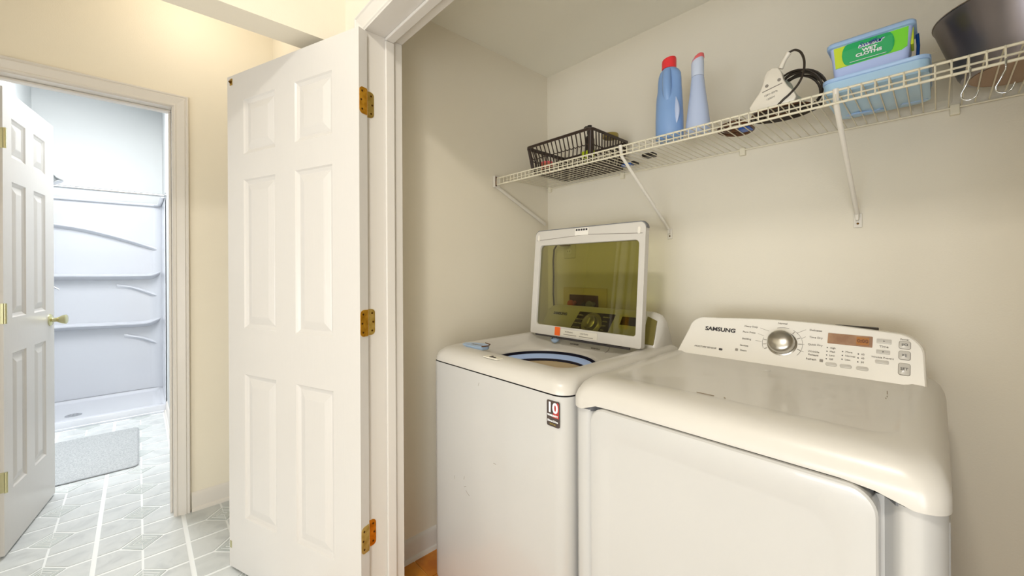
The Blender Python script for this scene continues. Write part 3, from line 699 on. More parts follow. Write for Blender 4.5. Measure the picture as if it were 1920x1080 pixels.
def arcpath(r, a0, a1, e=.001, n_=16):
    return [kp(KX, KS, e) + Vector((1, 0, 0))*r*math.cos(math.radians(a0+(a1-a0)*i/n_)) + ct*r*math.sin(math.radians(a0+(a1-a0)*i/n_)) for i in range(n_+1)]
mb = MB(); mb.tube(arcpath(.053, -38, 62), .0006, 4); mb.tube(arcpath(.053, 75, 110), .0006, 4); mb.tube(arcpath(.053, 165, 205), .0006, 4)
for a_ in (55, 28, 5, -18, 172, 190, 208):
    c_, s_ = math.cos(math.radians(a_)), math.sin(math.radians(a_))
    mb.tube([kp(KX+c_*.042, KS+s_*.042, .001), kp(KX+c_*.051, KS+s_*.051, .001)], .0009, 4)
build(mb, 'dial_ticks', M['ink'], dryer, kind='stuff')
for x, s_, t_, al in ((-.425, .122, 'Heavy Duty', 'CENTER'), (-.428, .101, 'Perm Press', 'CENTER'), (-.432, .077, 'Bedding', 'CENTER'), (-.436, .053, 'Sanitize', 'CENTER'), (-.436, .036, 'Steam', 'CENTER'),
                  (-.338, .142, 'Normal', 'CENTER'), (-.252, .128, 'Delicates', 'CENTER'), (-.250, .105, 'Time Dry', 'CENTER'), (-.250, .082, 'Quick Dry', 'CENTER'), (-.252, .060, 'Wrinkle', 'CENTER'), (-.252, .050, 'Release', 'CENTER'), (-.256, .036, 'Refresh', 'CENTER')):
    text('print', t_, .0082, kp(x, s_, .001), (1, 0, 0), ct, M['ink'], dryer, al)
mb = MB()
for x, s_ in ((-.456, .036), (-.232, .036)): mb.loft([[kp(u, v, e_) for u, v in rrect(x-.004, x+.004, s_-.004, s_+.004, .001, 2)] for e_ in (0, .0012)])
for (x0, s0, x1, s1) in ((-.398, .120, -.372, .112), (-.402, .100, -.384, .094), (-.406, .075, -.388, .074), (-.276, .128, -.298, .114), (-.275, .105, -.284, .098), (-.276, .080, -.282, .078), (-.276, .056, -.286, .058)):
    mb.tube([kp(x0, s0, .0008), kp(x1, s1, .0008)], .0004, 4)
build(mb, 'print_mark', M['ink'], dryer, kind='stuff')
mb = MB(); mb.loft([[kp(x, s_, e_) for x, s_ in rrect(-.222, -.124, .092, .124, .0015, 2)] for e_ in (-.004, .0015)]); dsp = build(mb, 'display', M['display'], dryer)
mb = MB(); mb.loft([[kp(x, s_, e_) for x, s_ in rrect(-.158, -.131, .096, .119, .001, 2)] for e_ in (0, .0022)]); build(mb, 'amber_window', M['digits'], dsp)
text('digits', '0:00', .014, kp(-.1445, .1075, .0028), (1, 0, 0), ct, mat('digit_dark', (120, 66, 12), .4), dsp, bold=.0004)
for ci, (x, n_, s0) in enumerate(((-.221, 4, .078), (-.186, 3, .071), (-.152, 3, .069))):
    mb = MB()
    for k in range(n_):
        s_ = s0-k*.0115; mb.lathe([(.0016, 0), (.0016, .001)], kp(x, s_, .0002), 8, cnn)
    build(mb, 'indicator_lights', M['ink2'], dryer, kind='stuff')
    for k in range(n_):
        text('print', (('High', 'Med', 'Low', 'Off'), ('More', 'Normal', 'Less'), ('60', '40', '20'))[ci][k], .0070, kp(x+.006, s0-k*.0115, .001), (1, 0, 0), ct, M['ink'], dryer, 'LEFT')
def btn(x0, x1, s0, s1, r_, nm='button', e=.0022):
    mb = MB(); P_ = rrect(x0, x1, s0, s1, r_, 4); mb.loft([[kp(x, s_, 0) for x, s_ in P_], [kp(x, s_, e*.7) for x, s_ in P_], [kp((x0+x1)/2+(x-(x0+x1)/2)*.9, (s0+s1)/2+(s_-(s0+s1)/2)*.86, e) for x, s_ in P_]])
    return build(mb, nm, M['plastic'], dryer, smooth=30)
for x0 in (-.222, -.190, -.155): btn(x0, x0+.026, .023, .034, .005)
b1 = btn(-.116, -.086, .107, .120, .002); b2 = btn(-.116, -.088, .077, .088, .002)
text('print', 'Time', .009, kp(-.101, .098, .001), (1, 0, 0), ct, M['ink'], dryer)
mb = MB(); mb.lathe([(.0022, 0), (.0022, .0006)], kp(-.101, .1135, .0022), 3, cnn); build(mb, 'up_mark', M['ink2'], b1)
mb = MB(); mb.lathe([(.0022, 0), (.0022, .0006)], kp(-.102, .0825, .0022), 3, cnn); build(mb, 'down_mark', M['ink2'], b2)
text('print', 'Wrinkle Prevent', .0066, kp(-.103, .066, .001), (1, 0, 0), ct, M['ink'], dryer)
btn(-.117, -.090, .049, .059, .003)
text('print', 'Power', .0065, kp(-.061, .124, .001), (1, 0, 0), ct, M['ink'], dryer)
for s0, s1 in ((.098, .119), (.068, .091), (.026, .057)):
    b_ = btn(-.071, -.050, s0, s1, .004); mb = MB(); P_ = rrect(-.0715, -.0495, s0-.0005, s1+.0005, .0045, 4); mb.tube([kp(x, s_, .0006) for x, s_ in P_], .0007, 4, closed=True); build(mb, 'button_ring', M['ink'], b_)
    text('print', {.098: 'I/O', .068: '>||', .026: 'SET'}[s0], .0095, kp(-.0605, (s0+s1)/2, .0028), (1, 0, 0), ct, M['ink2'], b_)
# thin dark strip standing behind the console
mb = MB(); mb.box(-.218, -.118, 1.562, 1.574, 1.04, 1.0655); o = build(mb, 'vent_strip', M['cord'], None, bevel=.002)
mb = MB(); mb.box(-.175, -.16, 1.57, YB-.001, 1.02, 1.03); ob = build(mb, 'wall_tie', M['cord'], o); tag(o, 'thin dark strip just showing above the top edge of the dryer console', 'strip')

# ------------------------------------------------------------------ wall fittings seen through the lid glass
mb = MB(); mb.loft([[(x, y, z) for x, z in rrect(-1.425, -1.345, 1.300, 1.415, .006, 3)] for y in (YB-.001, YB-.007)]); po = thing('power_outlet', 'cream wall outlet plate behind the raised glass lid', 'outlet', (-1.385, YB, 1.357))
build(mb, 'cover_plate', M['sticker'], po, bevel=.0015)
for z in (1.378, 1.337):
    mb = MB(); mb.loft([[(x, y, zz) for x, zz in rrect(-1.401, -1.369, z-.014, z+.014, .01, 4)] for y in (YB-.006, YB-.009)]); r_ = build(mb, 'socket', M['panel'], po)
    mb = MB(); mb.box(-1.393, -1.391, YB-.0098, YB-.008, z-.004, z+.005); mb.box(-1.379, -1.377, YB-.0098, YB-.008, z-.004, z+.005); build(mb, 'slot', M['dark'], r_)
mb = MB(); mb.tube([(-1.42, YB-.03, 1.380), (-1.445, YB-.035, 1.378), (-1.468, YB-.036, 1.350), (-1.476, YB-.034, 1.29), (-1.478, YB-.03, 1.20), (-1.480, YB-.03, 1.10), (-1.472, YB-.03, .98), (-1.44, 1.62, .80), (-1.37, 1.60, .70), (-1.36, 1.583, .69)], .0048, 8); pc = build(mb, 'power_cord', M['cord'], washer, smooth=60)
mb = MB(); mb.box(-1.425, -1.370, YB-.045, YB-.0100, 1.366, 1.392); build(mb, 'plug', M['brown'], pc, bevel=.006)
sb = thing('washer_supply_box', 'cream recessed water valve box low on the wall behind the lid', 'valve box', (-1.28, YB, 1.05))
mb = MB(); o_ = rrect(-1.425, -1.145, .93, 1.140, .006, 3); i_ = rrect(-1.385, -1.195, .96, 1.102, .004, 3)
mb.loft([[(x, YB-.001, z) for x, z in i_], [(x, YB-.008, z) for x, z in i_], [(x, YB-.008, z) for x, z in o_], [(x, YB-.001, z) for x, z in o_]], False, False); build(mb, 'frame', M['supply'], sb)
mb = MB(); mb.loft([[(x, YB-.0015, z) for x, z in i_], [(x, YB-.0020, z) for x, z in i_]]); build(mb, 'recess', M['supplyd'], sb)
for x, m_ in ((-1.345, 'copper'), (-1.225, 'rubber')):
    mb = MB(); mb.tube([(x, YB-.03, .97), (x, YB-.03, 1.045), (x, YB-.005, 1.06)], .011, 10); mb.lathe([(.020, -.006), (.022, 0), (.018, .008)], (x, YB-.045, 1.055), 14, (0, -1, 0)); build(mb, 'valve', M[m_], sb, smooth=40)
mb = MB(); mb.tube([(-1.29, YB-.03, .95), (-1.285, YB-.035, 1.02), (-1.265, YB-.04, 1.06), (-1.245, YB-.035, 1.02), (-1.24, YB-.03, .95)], .012, 10); build(mb, 'hose', M['black'], sb, smooth=60)

# ------------------------------------------------------------------ wire shelf
SZ, SF, SBK = 1.706, 1.333, YB-.008
SX0, SX1 = XL+.006, XR-.01
shelf = thing('wire_shelf', 'long white vinyl-coated wire shelf on diagonal brackets across the closet back wall', 'shelf', (SX0, YB, SZ))
def rod(nm, y, z, r_, m_='wire'):
    mb = MB(); mb.tube([(SX0, y, z), (SX1, y, z)], r_, 8); return build(mb, nm, M[m_], shelf, smooth=60)
rod('front_rod', SF, SZ-.003, .0032); rod('lip_rod', SF-.002, SZ-.036, .0034); rod('back_rod', SBK-.004, SZ-.005, .003); rod('support_rod', SF+.05, SZ-.0055, .0026); 
wz = MB(); x = 0
wz.tube([(0, SBK-YB-.004, 0), (0, SF-YB+.002, 0), (0, SF-YB-.0035, -.003), (0, SF-YB-.0045, -.010), (0, SF-YB-.0045, -.038)], .0017, 5)
w0 = build(wz, 'deck_wire', M['wire'], shelf, smooth=60, local=True); w0.location = (.012, 0, 0)
k = 1
while SX0+.012+.0254*k < SX1-.004:
    copy_to(w0, shelf, (.012+.0254*k, 0, 0)); k += 1
for xb in (-.818, -.181):
    mb = MB(); mb.tube([(xb, SF-.004, SZ+.001), (xb, SF+.004, SZ-.038), (xb, YB-.016, 1.418), (xb, YB-.007, 1.405)], .0065, 8, flat=.8); br = build(mb, 'bracket', M['bracket'], shelf, smooth=50)
    mb = MB(); mb.box(xb-.010, xb+.012, YB-.005, YB-.0005, 1.372, 1.418); mb.box(xb-.0045, xb+.0045, YB-.018, YB-.004, 1.395, 1.418); build(mb, 'bracket_foot', M['bracket'], br, bevel=.0015)
    mb = MB(); mb.lathe([(.0035, 0), (.003, .0018), (.001, .0022)], (xb+.001, YB-.005, 1.385), 10, (0, -1, 0)); build(mb, 'screw', M['screw'], br)
mb = MB(); mb.box(XL+.001, XL+.016, SF-.018, SF+.020, SZ-.050, SZ+.010); eb = build(mb, 'end_bracket', M['bracket'], shelf, bevel=.003)
mb = MB(); mb.tube([(XL+.008, SF, SZ-.04), (XL+.008, YB-.03, 1.498)], .011, 8, flat=.45); build(mb, 'brace', M['bracket'], eb, smooth=50)
mb = MB(); mb.box(XL+.0145, XL+.018, SF-.012, SF-.004, SZ-.045, SZ+.004); build(mb, 'slot', M['brown'], eb)
cl = MB(); cl.box(-.010, .010, -.016, -.0005, -.026, .004); c0 = build(cl, 'wall_clip', M['wire'], shelf, local=True, bevel=.002)
for i, xb in enumerate((-1.52, -1.05, -.52, .035, .33)):
    l_ = (xb-SX0, 0, 0)
    if i == 0: c0.location = l_
    else: copy_to(c0, shelf, l_)
SZ += .0016   # surface that things rest on

# basket ------------------------------------------------------------
bk = thing('storage_basket', 'dark brown plastic basket with slatted sides at the corner end of the shelf', 'basket', (-1.19, 1.55, SZ))
bX0, bX1, bY0, bY1, bH = -1.382, -1.000, 1.400, 1.695, .134; tp = .018
def bpt(side, u, h):
    """point on the sloping side: u 0..1 along it, h 0..1 up"""
    i = tp*(1-h); x0, x1, y0, y1 = bX0+i, bX1-i, bY0+i, bY1-i; z = SZ+bH*h; c = .012
    return {'f': (x0+c+(x1-x0-2*c)*u, y0, z), 'b': (x0+c+(x1-x0-2*c)*u, y1, z), 'l': (x0, y0+c+(y1-y0-2*c)*u, z), 'r': (x1, y0+c+(y1-y0-2*c)*u, z)}[side]
P_ = rrect(bX0, bX1, bY0, bY1, .02, 5); P2 = rrect(bX0-.007, bX1+.007, bY0-.007, bY1+.007, .026, 5)
mb = MB(); mb.loft([[(x, y, SZ+bH-.012) for x, y in P_], [(x, y, SZ+bH-.014) for x, y in P2], [(x, y, SZ+bH-.002) for x, y in P2], [(x, y, SZ+bH+.002) for x, y in P_], [(x, y, SZ+bH-.012) for x, y in P_]], False, False); build(mb, 'rim', M['basket'], bk, smooth=50)
P_ = rrect(bX0+tp, bX1-tp, bY0+tp, bY1-tp, .018, 5)
mb = MB(); mb.tube([(x, y, SZ+.005) for x, y in P_], .005, 6, closed=True); build(mb, 'bottom_rim', M['basket'], bk, smooth=50)
for side, n_ in (('f', 15), ('b', 15), ('l', 12), ('r', 12)):
    for k in range(n_+1):
        u = k/n_; sl_ = .014 if k < n_ else 0
        mb = MB(); a_ = Vector(bpt(side, u, 0)); b_ = Vector(bpt(side, min(1, u+sl_*2), .52)); c_ = Vector(bpt(side, u, .95))
        mb.tube([a_, b_, c_], .0034, 4, flat=1.2); build(mb, 'slat', M['basket'], bk)
    mb = MB(); path = []
    for k in range(n_*2+1): path.append(bpt(side, k/(n_*2), .50 + (.02 if k % 2 else -.02)))
    mb.tube(path, .0026, 4); build(mb, 'mid_rail', M['basket'], bk)
for (xa, ya) in ((0, 0), (1, 0), (0, 1), (1, 1)):
    mb = MB(); pth = []
    def cpp(h):
        i = tp*(1-h); return ((bX0+i+.006) if xa == 0 else (bX1-i-.006), (bY0+i+.006) if ya == 0 else (bY1-i-.006), SZ+bH*h)
    mb.tube([cpp(0.02), cpp(.95)], .0085, 8); build(mb, 'corner_post', M['basket'], bk, smooth=50)
for k in range(9):
    y = bY0+tp+.01 + (bY1-bY0-2*tp-.02)*k/8
    mb = MB(); mb.box(bX0+tp, bX1-tp, y-.0045, y+.0045, SZ+.001, SZ+.0045); build(mb, 'bottom_slat', M['basket'], bk)
for k in range(6):
    x = bX0+tp+.02 + (bX1-bX0-2*tp-.04)*k/5
    mb = MB(); mb.box(x-.003, x+.003, bY0+tp, bY1-tp, SZ+.0012, SZ+.0043); build(mb, 'bottom_slat', M['basket'], bk)
bz = SZ+.0048
o = thing('pump_bottle', 'small black pump bottle standing up above the rim of the brown basket', 'bottle', (-1.062, 1.475, bz))
mb = MB(); mb.lathe([(.019, 0), (.021, .004), (.021, .105), (.017, .118), (.010, .124), (.010, .130)], (-1.062, 1.475, bz), 20); build(mb, 'body', M['black'], o, smooth=40)
mb = MB(); mb.lathe([(.012, .130), (.012, .145), (.005, .146), (.005, .158), (.010, .159), (.010, .168), (.003, .170)], (-1.062, 1.475, bz), 16); mb.tube([(-1.062, 1.475, bz+.164), (-1.078, 1.466, bz+.164), (-1.083, 1.463, bz+.158)], .0035, 6); build(mb, 'pump_head', M['black'], o, smooth=40)
o = thing('lidded_jar', 'clear jar with an olive-yellow screw lid inside the brown basket', 'jar', (-1.035, 1.60, bz))
mb = MB(); mb.lathe([(.028, 0), (.033, .005), (.033, .122), (.026, .130), (.026, .134)], (-1.035, 1.60, bz), 24); build(mb, 'body', M['clear'], o, smooth=40)
mb = MB(); mb.lathe([(.034, .132), (.036, .134), (.036, .148), (.034, .151), (.001, .152)], (-1.035, 1.60, bz), 28); build(mb, 'lid', M['olive'], o, smooth=40)
o = thing('coral_bottle', 'short coral-pink tub inside the brown basket near its corner-side end', 'tub', (-1.30, 1.455, bz))
mb = MB(); mb.lathe([(.024, 0), (.027, .006), (.028, .035), (.026, .040)], (-1.30, 1.455, bz), 20); build(mb, 'body', M['pink'], o, smooth=40)
mb = MB(); mb.lathe([(.028, .040), (.028, .048), (.002, .050)], (-1.30, 1.455, bz), 20); build(mb, 'lid', M['rose'], o, smooth=40)
mb = MB(); mb.loft([[(x, y, z) for x, y in rrect(-1.075, -1.02, 1.428, 1.458, .008, 4)] for z in (bz, bz+.045)]); tag(build(mb, 'sponge', M['yellow'], None, bevel=.003, smooth=40), 'yellow-green sponge inside the basket, low by the shelf bracket', 'sponge')

# small things lying on the wires --------------------------------------
o = thing('blue_clip', 'small blue clip with a black spring lying on the wires beside the basket', 'clip', (-1.10, 1.715, SZ))
o.location = (-.955, 1.60, SZ)
mb = MB(); mb.loft([[(x, y, z) for x, y in rrect(-.99, -.935, 1.612, 1.640, .006, 3)] for z in (SZ, SZ+.010)]); build(mb, 'jaw', M['clipblue'], o, bevel=.002)
mb = MB(); mb.loft([[(x, y, z) for x, y in rrect(-.935, -.915, 1.605, 1.645, .004, 3)] for z in (SZ, SZ+.012)]); build(mb, 'spring', M['black'], o, bevel=.002)
mb = MB(); mb.loft([[(x, y, z) for x, y in rrect(-.852, -.800, 1.545, 1.588, .008, 4)] for z in (SZ, SZ+.014)]); tag(build(mb, 'dark_block', M['black'], None, bevel=.003, smooth=40), 'small flat dark block lying on the shelf between the basket and the blue bottle', 'block')
o = thing('hair_brush', 'brown and black coiled strap lying flat on the wires left of the iron', 'strap', (-.435, 1.49, SZ))
o['label'] = 'coiled brown strap with a blue tab lying flat beside the white adapter'
o.name = 'coiled_strap'
mb = MB()
for k, (cx, cy, rx, ry) in enumerate(((-.470, 1.49, .050, .070), (-.466, 1.495, .040, .055), (-.47, 1.485, .028, .040))):
    mb.tube([(cx+rx*math.cos(2*PI*i/20), cy+ry*math.sin(2*PI*i/20), SZ+.006+.004*k) for i in range(20)], .0055, 6, closed=True)
build(mb, 'loops', M['brown'], o, smooth=50)
mb = MB(); mb.loft([[(x, y, z) for x, y in rrect(-.462, -.425, 1.485, 1.525, .005, 3)] for z in (SZ, SZ+.008)]); build(mb, 'tab', M['clipblue'], o, bevel=.002)
mb = MB(); mb.tube([(-.50, 1.42, SZ+.004), (-.47, 1.405, SZ+.005), (-.45, 1.398, SZ+.004), (-.435, 1.402, SZ+.005), (-.422, 1.42, SZ+.004)], .004, 6); build(mb, 'strap_end', M['brown'], o, smooth=50)

# bottles --------------------------------------------------------------
def body_loft(cx, cy, z0, secs, n=28, rz=0.):
    """secs: (height, half width x, half depth y, dx)"""
    return [[(cx+dx+hw*math.cos(2*PI*i/n)*(1 - .10*abs(math.sin(4*PI*i/n))*0), cy+hd*math.sin(2*PI*i/n), z0+h) for i in range(n)] for h, hw, hd, dx in secs]
o = thing('detergent_bottle', 'blue handled detergent bottle with a red cap standing on the shelf', 'bottle', (-.672, 1.425, SZ))
secs = [(0, .040, .034, 0), (.004, .047, .040, 0), (.010, .049, .042, 0), (.08, .049, .042, 0), (.14, .047, .040, 0), (.165, .046, .034, 0), (.19, .044, .026, .001), (.22, .043, .024, .001), (.24, .040, .028, .002), (.252, .034, .028, .002), (.260, .026, .024, .002), (.264, .022, .020, 0)]
mb = MB(); mb.loft(body_loft(-.672, 1.425, SZ, secs)); bo = build(mb, 'body', M['bbottle'], o, smooth=60)
mb = MB(); mb.tube(smooth_pts([(-.664, 1.400, SZ+.130), (-.665, 1.394, SZ+.165), (-.667, 1.396, SZ+.215), (-.668, 1.402, SZ+.252)], 5), [.006+.010*math.sin(PI*(i+1)/20)**.5 for i in range(16)], 12); build(mb, 'grip', M['bbottle'], o, smooth=60)
mb = MB(); mb.tube([(-.636+.004*math.sin(PI*i/10), 1.400, SZ+.045+.10*i/10) for i in range(11)], [.0008+.009*math.sin(PI*i/10) for i in range(11)], 10, flat=.6); build(mb, 'side_window', M['pbottle'], o, smooth=60)
mb = MB(); mb.lathe([(.025, .262), (.025, .292), (.024, .297), (.001, .300)], (-.672, 1.425, SZ), 28)
mb.v = [(x, y, z + ((x+.672)*.20 if z > SZ+.285 else 0)) for x, y, z in mb.v]; build(mb, 'cap', M['red'], o, smooth=40)
o = thing('softener_bottle', 'slim pale blue bottle with a rose-red tip beside the red-capped bottle', 'bottle', (-.570, 1.425, SZ))
secs = [(0, .036, .030, 0), (.004, .041, .035, 0), (.03, .040, .034, 0), (.09, .033, .030, 0), (.15, .025, .024, 0), (.19, .021, .021, 0), (.198, .020, .020, 0)]
mb = MB(); mb.loft(body_loft(-.570, 1.425, SZ, secs)); build(mb, 'body', M['pbottle'], o, smooth=60)
secs = [(.199, .0205, .0205, 0), (.245, .0205, .0205, 0), (.262, .018, .018, .002), (.268, .012, .012, .003)]
mb = MB(); mb.loft(body_loft(-.570, 1.425, SZ, secs)); build(mb, 'neck', M['plabel'], o, smooth=60)
secs = [(.256, .0205, .0203, .001), (.268, .0165, .0165, .004), (.274, .009, .009, .005)]
mb = MB(); mb.loft(body_loft(-.570, 1.425, SZ, secs)); mb.v = [(x, y, z + (x+.570)*.35) for x, y, z in mb.v]; build(mb, 'tip', M['rose'], o, smooth=60)

# iron (heel towards the room) ------------------------------------------
ir = thing('power_adapter', 'white pear-shaped power adapter standing on its coiled black cord', 'adapter', (-.335, 1.44, SZ))
iz = SZ+.020
HP = [(-.062, 0), (.052, 0), (.058, .012), (.052, .030), (.036, .052), (.026, .074), (.020, .100), (.012, .114), (-.002, .118), (-.016, .112), (-.023, .098), (-.028, .074), (-.036, .054), (-.054, .030), (-.066, .012)]
def hp(sx, sz, y, dz=0, dx=0): return [(-.338+dx+x*sx, y, iz+dz+z*sz) for x, z in HP]
mb = MB(); mb.loft([hp(.93, .93, 1.398, .003), hp(.99, .99, 1.400), hp(1, 1, 1.404), hp(1, 1, 1.428), hp(.97, .95, 1.436)]); build(mb, 'front_shell', M['shell_white'], ir, bevel=.0015, smooth=40)
mb = MB(); mb.loft([hp(.94, .92, 1.434), hp(.97, .90, 1.45, 0, .004), hp(.96, .84, 1.485, .001, .010), hp(.90, .76, 1.500, .003, .012)]); build(mb, 'rear_shell', M['shell_green'], ir, smooth=40, bevel=.0015)
mb = MB(); mb.box(-.365, -.322, 1.41, 1.43, SZ+.004, iz+.004); build(mb, 'prong_block', M['panrim'], ir, bevel=.002)
mb = MB(); mb.tube([(-.322, 1.412, iz+.112), (-.312, 1.410, iz+.132), (-.300, 1.409, iz+.150)], [.0075, .006, .0075], 12); sr = build(mb, 'strain_relief', M['shell_white'], ir, smooth=50)
mb = MB()
for k in range(4):
    c_ = Vector((-.3165, 1.4105, iz+.122)).lerp(Vector((-.305, 1.4095, iz+.142)), k/3); mb.tube([c_+Vector((-.0035, 0, -.0008)), c_+Vector((.0035, 0, .0008))], .0012, 4); 
    mb.v = mb.v
build(mb, 'relief_slots', M['ink'], sr, kind='stuff')
mb = MB()
for x, z in ((-.354, .066), (-.322, .074)): mb.lathe([(.0048, 0), (.0048, .0008), (.003, .001)], (x, 1.398, iz+z), 12, (0, -1, 0))
build(mb, 'screw', M['ink'], ir)
mb = MB(); mb.tube([(-.366, 1.3975, iz+.050), (-.314, 1.3975, iz+.062)], .0013, 4); build(mb, 'molded_line', M['ink'], ir)
text('lettering', '120V~60Hz', .0075, (-.344, 1.3975, iz+.040), (1, 0, .22), (-.22, 0, 1), M['ink'], ir)
text('lettering', '1200W', .0075, (-.344, 1.3975, iz+.026), (1, 0, .22), (-.22, 0, 1), M['ink'], ir)
cd = MB()
pth = [Vector(p) for p in ((-.300, 1.409, iz+.150), (-.285, 1.408, iz+.152), (-.270, 1.407, iz+.138), (-.262, 1.406, iz+.110), (-.264, 1.404, iz+.075), (-.276, 1.400, iz+.045), (-.296, 1.396, iz+.022), (-.315, 1.396, iz+.008), (-.335, 1.40, SZ+.006), (-.30, 1.41, SZ+.005), (-.25, 1.42, SZ+.006), (-.24, 1.46, SZ+.006))]
cd.tube([p_ for p_ in smooth_pts([tuple(p) for p in pth], 5)], .0032, 8)
for k, (ox, sc_, dx_) in enumerate(((0, 1., 0), (.009, .93, .003), (.018, 1.05, .006), (.027, .9, -.003), (.036, 1.0, .008), (.045, .96, .002))):
    n_ = 28; cd.tube([(-.284+dx_ + .052*sc_*math.cos(2*PI*i/n_), 1.446+ox + .030*math.cos(2*PI*i/n_), SZ+.062+.004 + .060*sc_*math.sin(2*PI*i/n_) + (1-sc_)*-.02) for i in range(n_)], .0032, 6, closed=True)
for k in range(5):
    cd.tube([(-.328+(.080-.007*k)*math.cos(2*PI*i/24), 1.445+(.058-.007*k)*math.sin(2*PI*i/24), SZ+.004+.003*(k % 2)) for i in range(24)], .0034, 6, closed=True)
build(cd, 'cord', M['cord'], ir, smooth=60)
mb = MB()
for k in range(4): mb.tube([(-.328+(.077-.008*k)*math.cos(2*PI*i/24), 1.442+(.054-.008*k)*math.sin(2*PI*i/24), SZ+.012+.002*(k % 2)) for i in range(24)], .0036, 6, closed=True)
build(mb, 'cord_wrap', M['brown'], ir, smooth=50)

# packs of wipes ---------------------------------------------------------
pk = thing('refill_pack', 'large pale blue plastic pack lying on the shelf beneath the green-labelled tub', 'pack', (-.115, 1.50, SZ))
def pr(x0, x1, y0, y1, r_, z): return [(x, y, z) for x, y in rrect(x0, x1, y0, y1, r_, 6)]
mb = MB(); mb.loft([pr(-.205, -.022, 1.392, 1.632, .02, SZ), pr(-.216, -.012, 1.382, 1.640, .022, SZ+.004), pr(-.217, -.011, 1.381, 1.641, .022, SZ+.036)]); build(mb, 'body', M['sky'], pk, smooth=50)
mb = MB(); mb.loft([pr(-.216, -.012, 1.380, 1.642, .026, SZ+.036), pr(-.219, -.009, 1.378, 1.644, .026, SZ+.038), pr(-.219, -.009, 1.378, 1.644, .026, SZ+.046), pr(-.212, -.016, 1.386, 1.638, .024, SZ+.049)]); build(mb, 'lid', M['lid'], pk, smooth=50)
mb = MB(); mb.tube([(-.19, 1.60, SZ+.002), (-.16, 1.585, SZ-.003), (-.13, 1.61, SZ+.001), (-.11, 1.60, SZ+.001)], .004, 6, flat=3); mb.tube([(-.07, 1.60, SZ+.001), (-.04, 1.61, SZ+.001), (-.02, 1.60, SZ+.002)], .003, 6, flat=3); build(mb, 'loose_film', M['lid'], pk, smooth=50)
wt = thing('wipes_tub', 'wet cloths tub with a green and lime label, stacked on the pale blue pack', 'tub', (-.12, 1.45, SZ+.05))
z0 = SZ+.0495; H_ = .098
def wr(i, z, r_=.02, f=0.): return [(x, y, z) for x, y in rrect(-.203+i, -.040-i, 1.394+i+f, 1.492-i, r_*.6, 6)]
mb = MB(); mb.loft([wr(.014, z0), wr(.008, z0+.004), wr(.004, z0+.05), wr(0, z0+H_-.014)]); build(mb, 'body', M['tubb'], wt, smooth=50)
mb = MB(); mb.loft([wr(-.001, z0+H_-.016), wr(-.006, z0+H_-.014, .022), wr(-.006, z0+H_-.006, .022), wr(-.002, z0+H_-.001), wr(.008, z0+H_)]); ld = build(mb, 'lid', M['lid'], wt, smooth=50)
mb = MB(); mb.tube([(-.0345, 1.470, z0+H_-.012), (-.033, 1.485, z0+.060), (-.036, 1.498, z0+.006)], .006, 8, flat=.6); build(mb, 'side_latch', M['navyb'], wt, smooth=50)
def ly(z): return 1.394 + .004*(1-(z-z0)/H_) if z > z0+.05 else 1.398 + .004*(1-(z-z0)/.05)
def flat(nm, pts, m_, e, par):
    mb = MB(); mb.prism(pts, lambda x, z: (x, ly(z)+.001, z), lambda x, z: (x, ly(z)-e, z)); return build(mb, nm, m_, par)
zt0, zt1 = z0+.027, z0+H_-.017
nx = 14
lb = flat('label', [(-.190, zt0), (-.060, zt0+.002), (-.050, zt0+.008), (-.0475, zt1), (-.1935, zt1)], M['lime'], .0008, wt)
flat('yellow_field', [(-.190, zt0+.0005), (-.158, zt0+.0008), (-.163, zt1-.006), (-.163, zt1), (-.1935, zt1)], M['yellow'], .0013, lb)
flat('green_field', [(-.164+.010*math.cos(PI/2+PI*i/8)*1.2, (zt0+zt1)/2+.001+(zt1-zt0)/2*math.sin(PI/2+PI*i/8)) for i in range(9)] + [(-.085+.012*math.cos(-PI/2+PI*i/8), (zt0+zt1)/2+.0015+(zt1-zt0-.003)/2*math.sin(-PI/2+PI*i/8)) for i in range(9)], M['green'], .0018, lb)
zc_ = (zt0+zt1)/2
text('logo_shadow', 'Swiffer', .0165, (-.118, ly(zc_)-.0022, zc_+.0158), (1, 0, .03), (0, 0, 1), M['white'], lb, shear=.3, bold=.0016, depth=.0003, sx=1.05)
text('logo', 'Swiffer', .0165, (-.118, ly(zc_)-.0030, zc_+.0158), (1, 0, .03), (0, 0, 1), mat('logo_blue', (40, 62, 150), .4), lb, shear=.3, bold=.0001, depth=.0003, sx=1.05)
text('lettering', 'WET', .0108, (-.120, ly(zc_)-.0025, zc_+.0010), (1, 0, 0), (0, 0, 1), M['white'], lb, bold=.0005, depth=.0003, sx=1.25)
text('lettering', 'CLOTHS', .0108, (-.122, ly(zc_)-.0028, zc_-.0090), (1, 0, 0), (0, 0, 1), M['white'], lb, bold=.0005, depth=.0003, sx=1.25)
mb = MB(); mb.box(-.160, -.088, ly(zc_)-.0026, ly(zc_)-.0018, zt0+.0048, zt0+.0058); build(mb, 'fine_print', M['white'], lb)
sz0 = z0+.034
mb = MB(); mb.prism([(1.41, z0+.040), (1.448, z0+.036), (1.452, zt1), (1.41, zt1)], lambda y, z: (-.0445, y, z), lambda y, z: (-.0395, y, z)); build(mb, 'side_label', M['yellow'], wt)

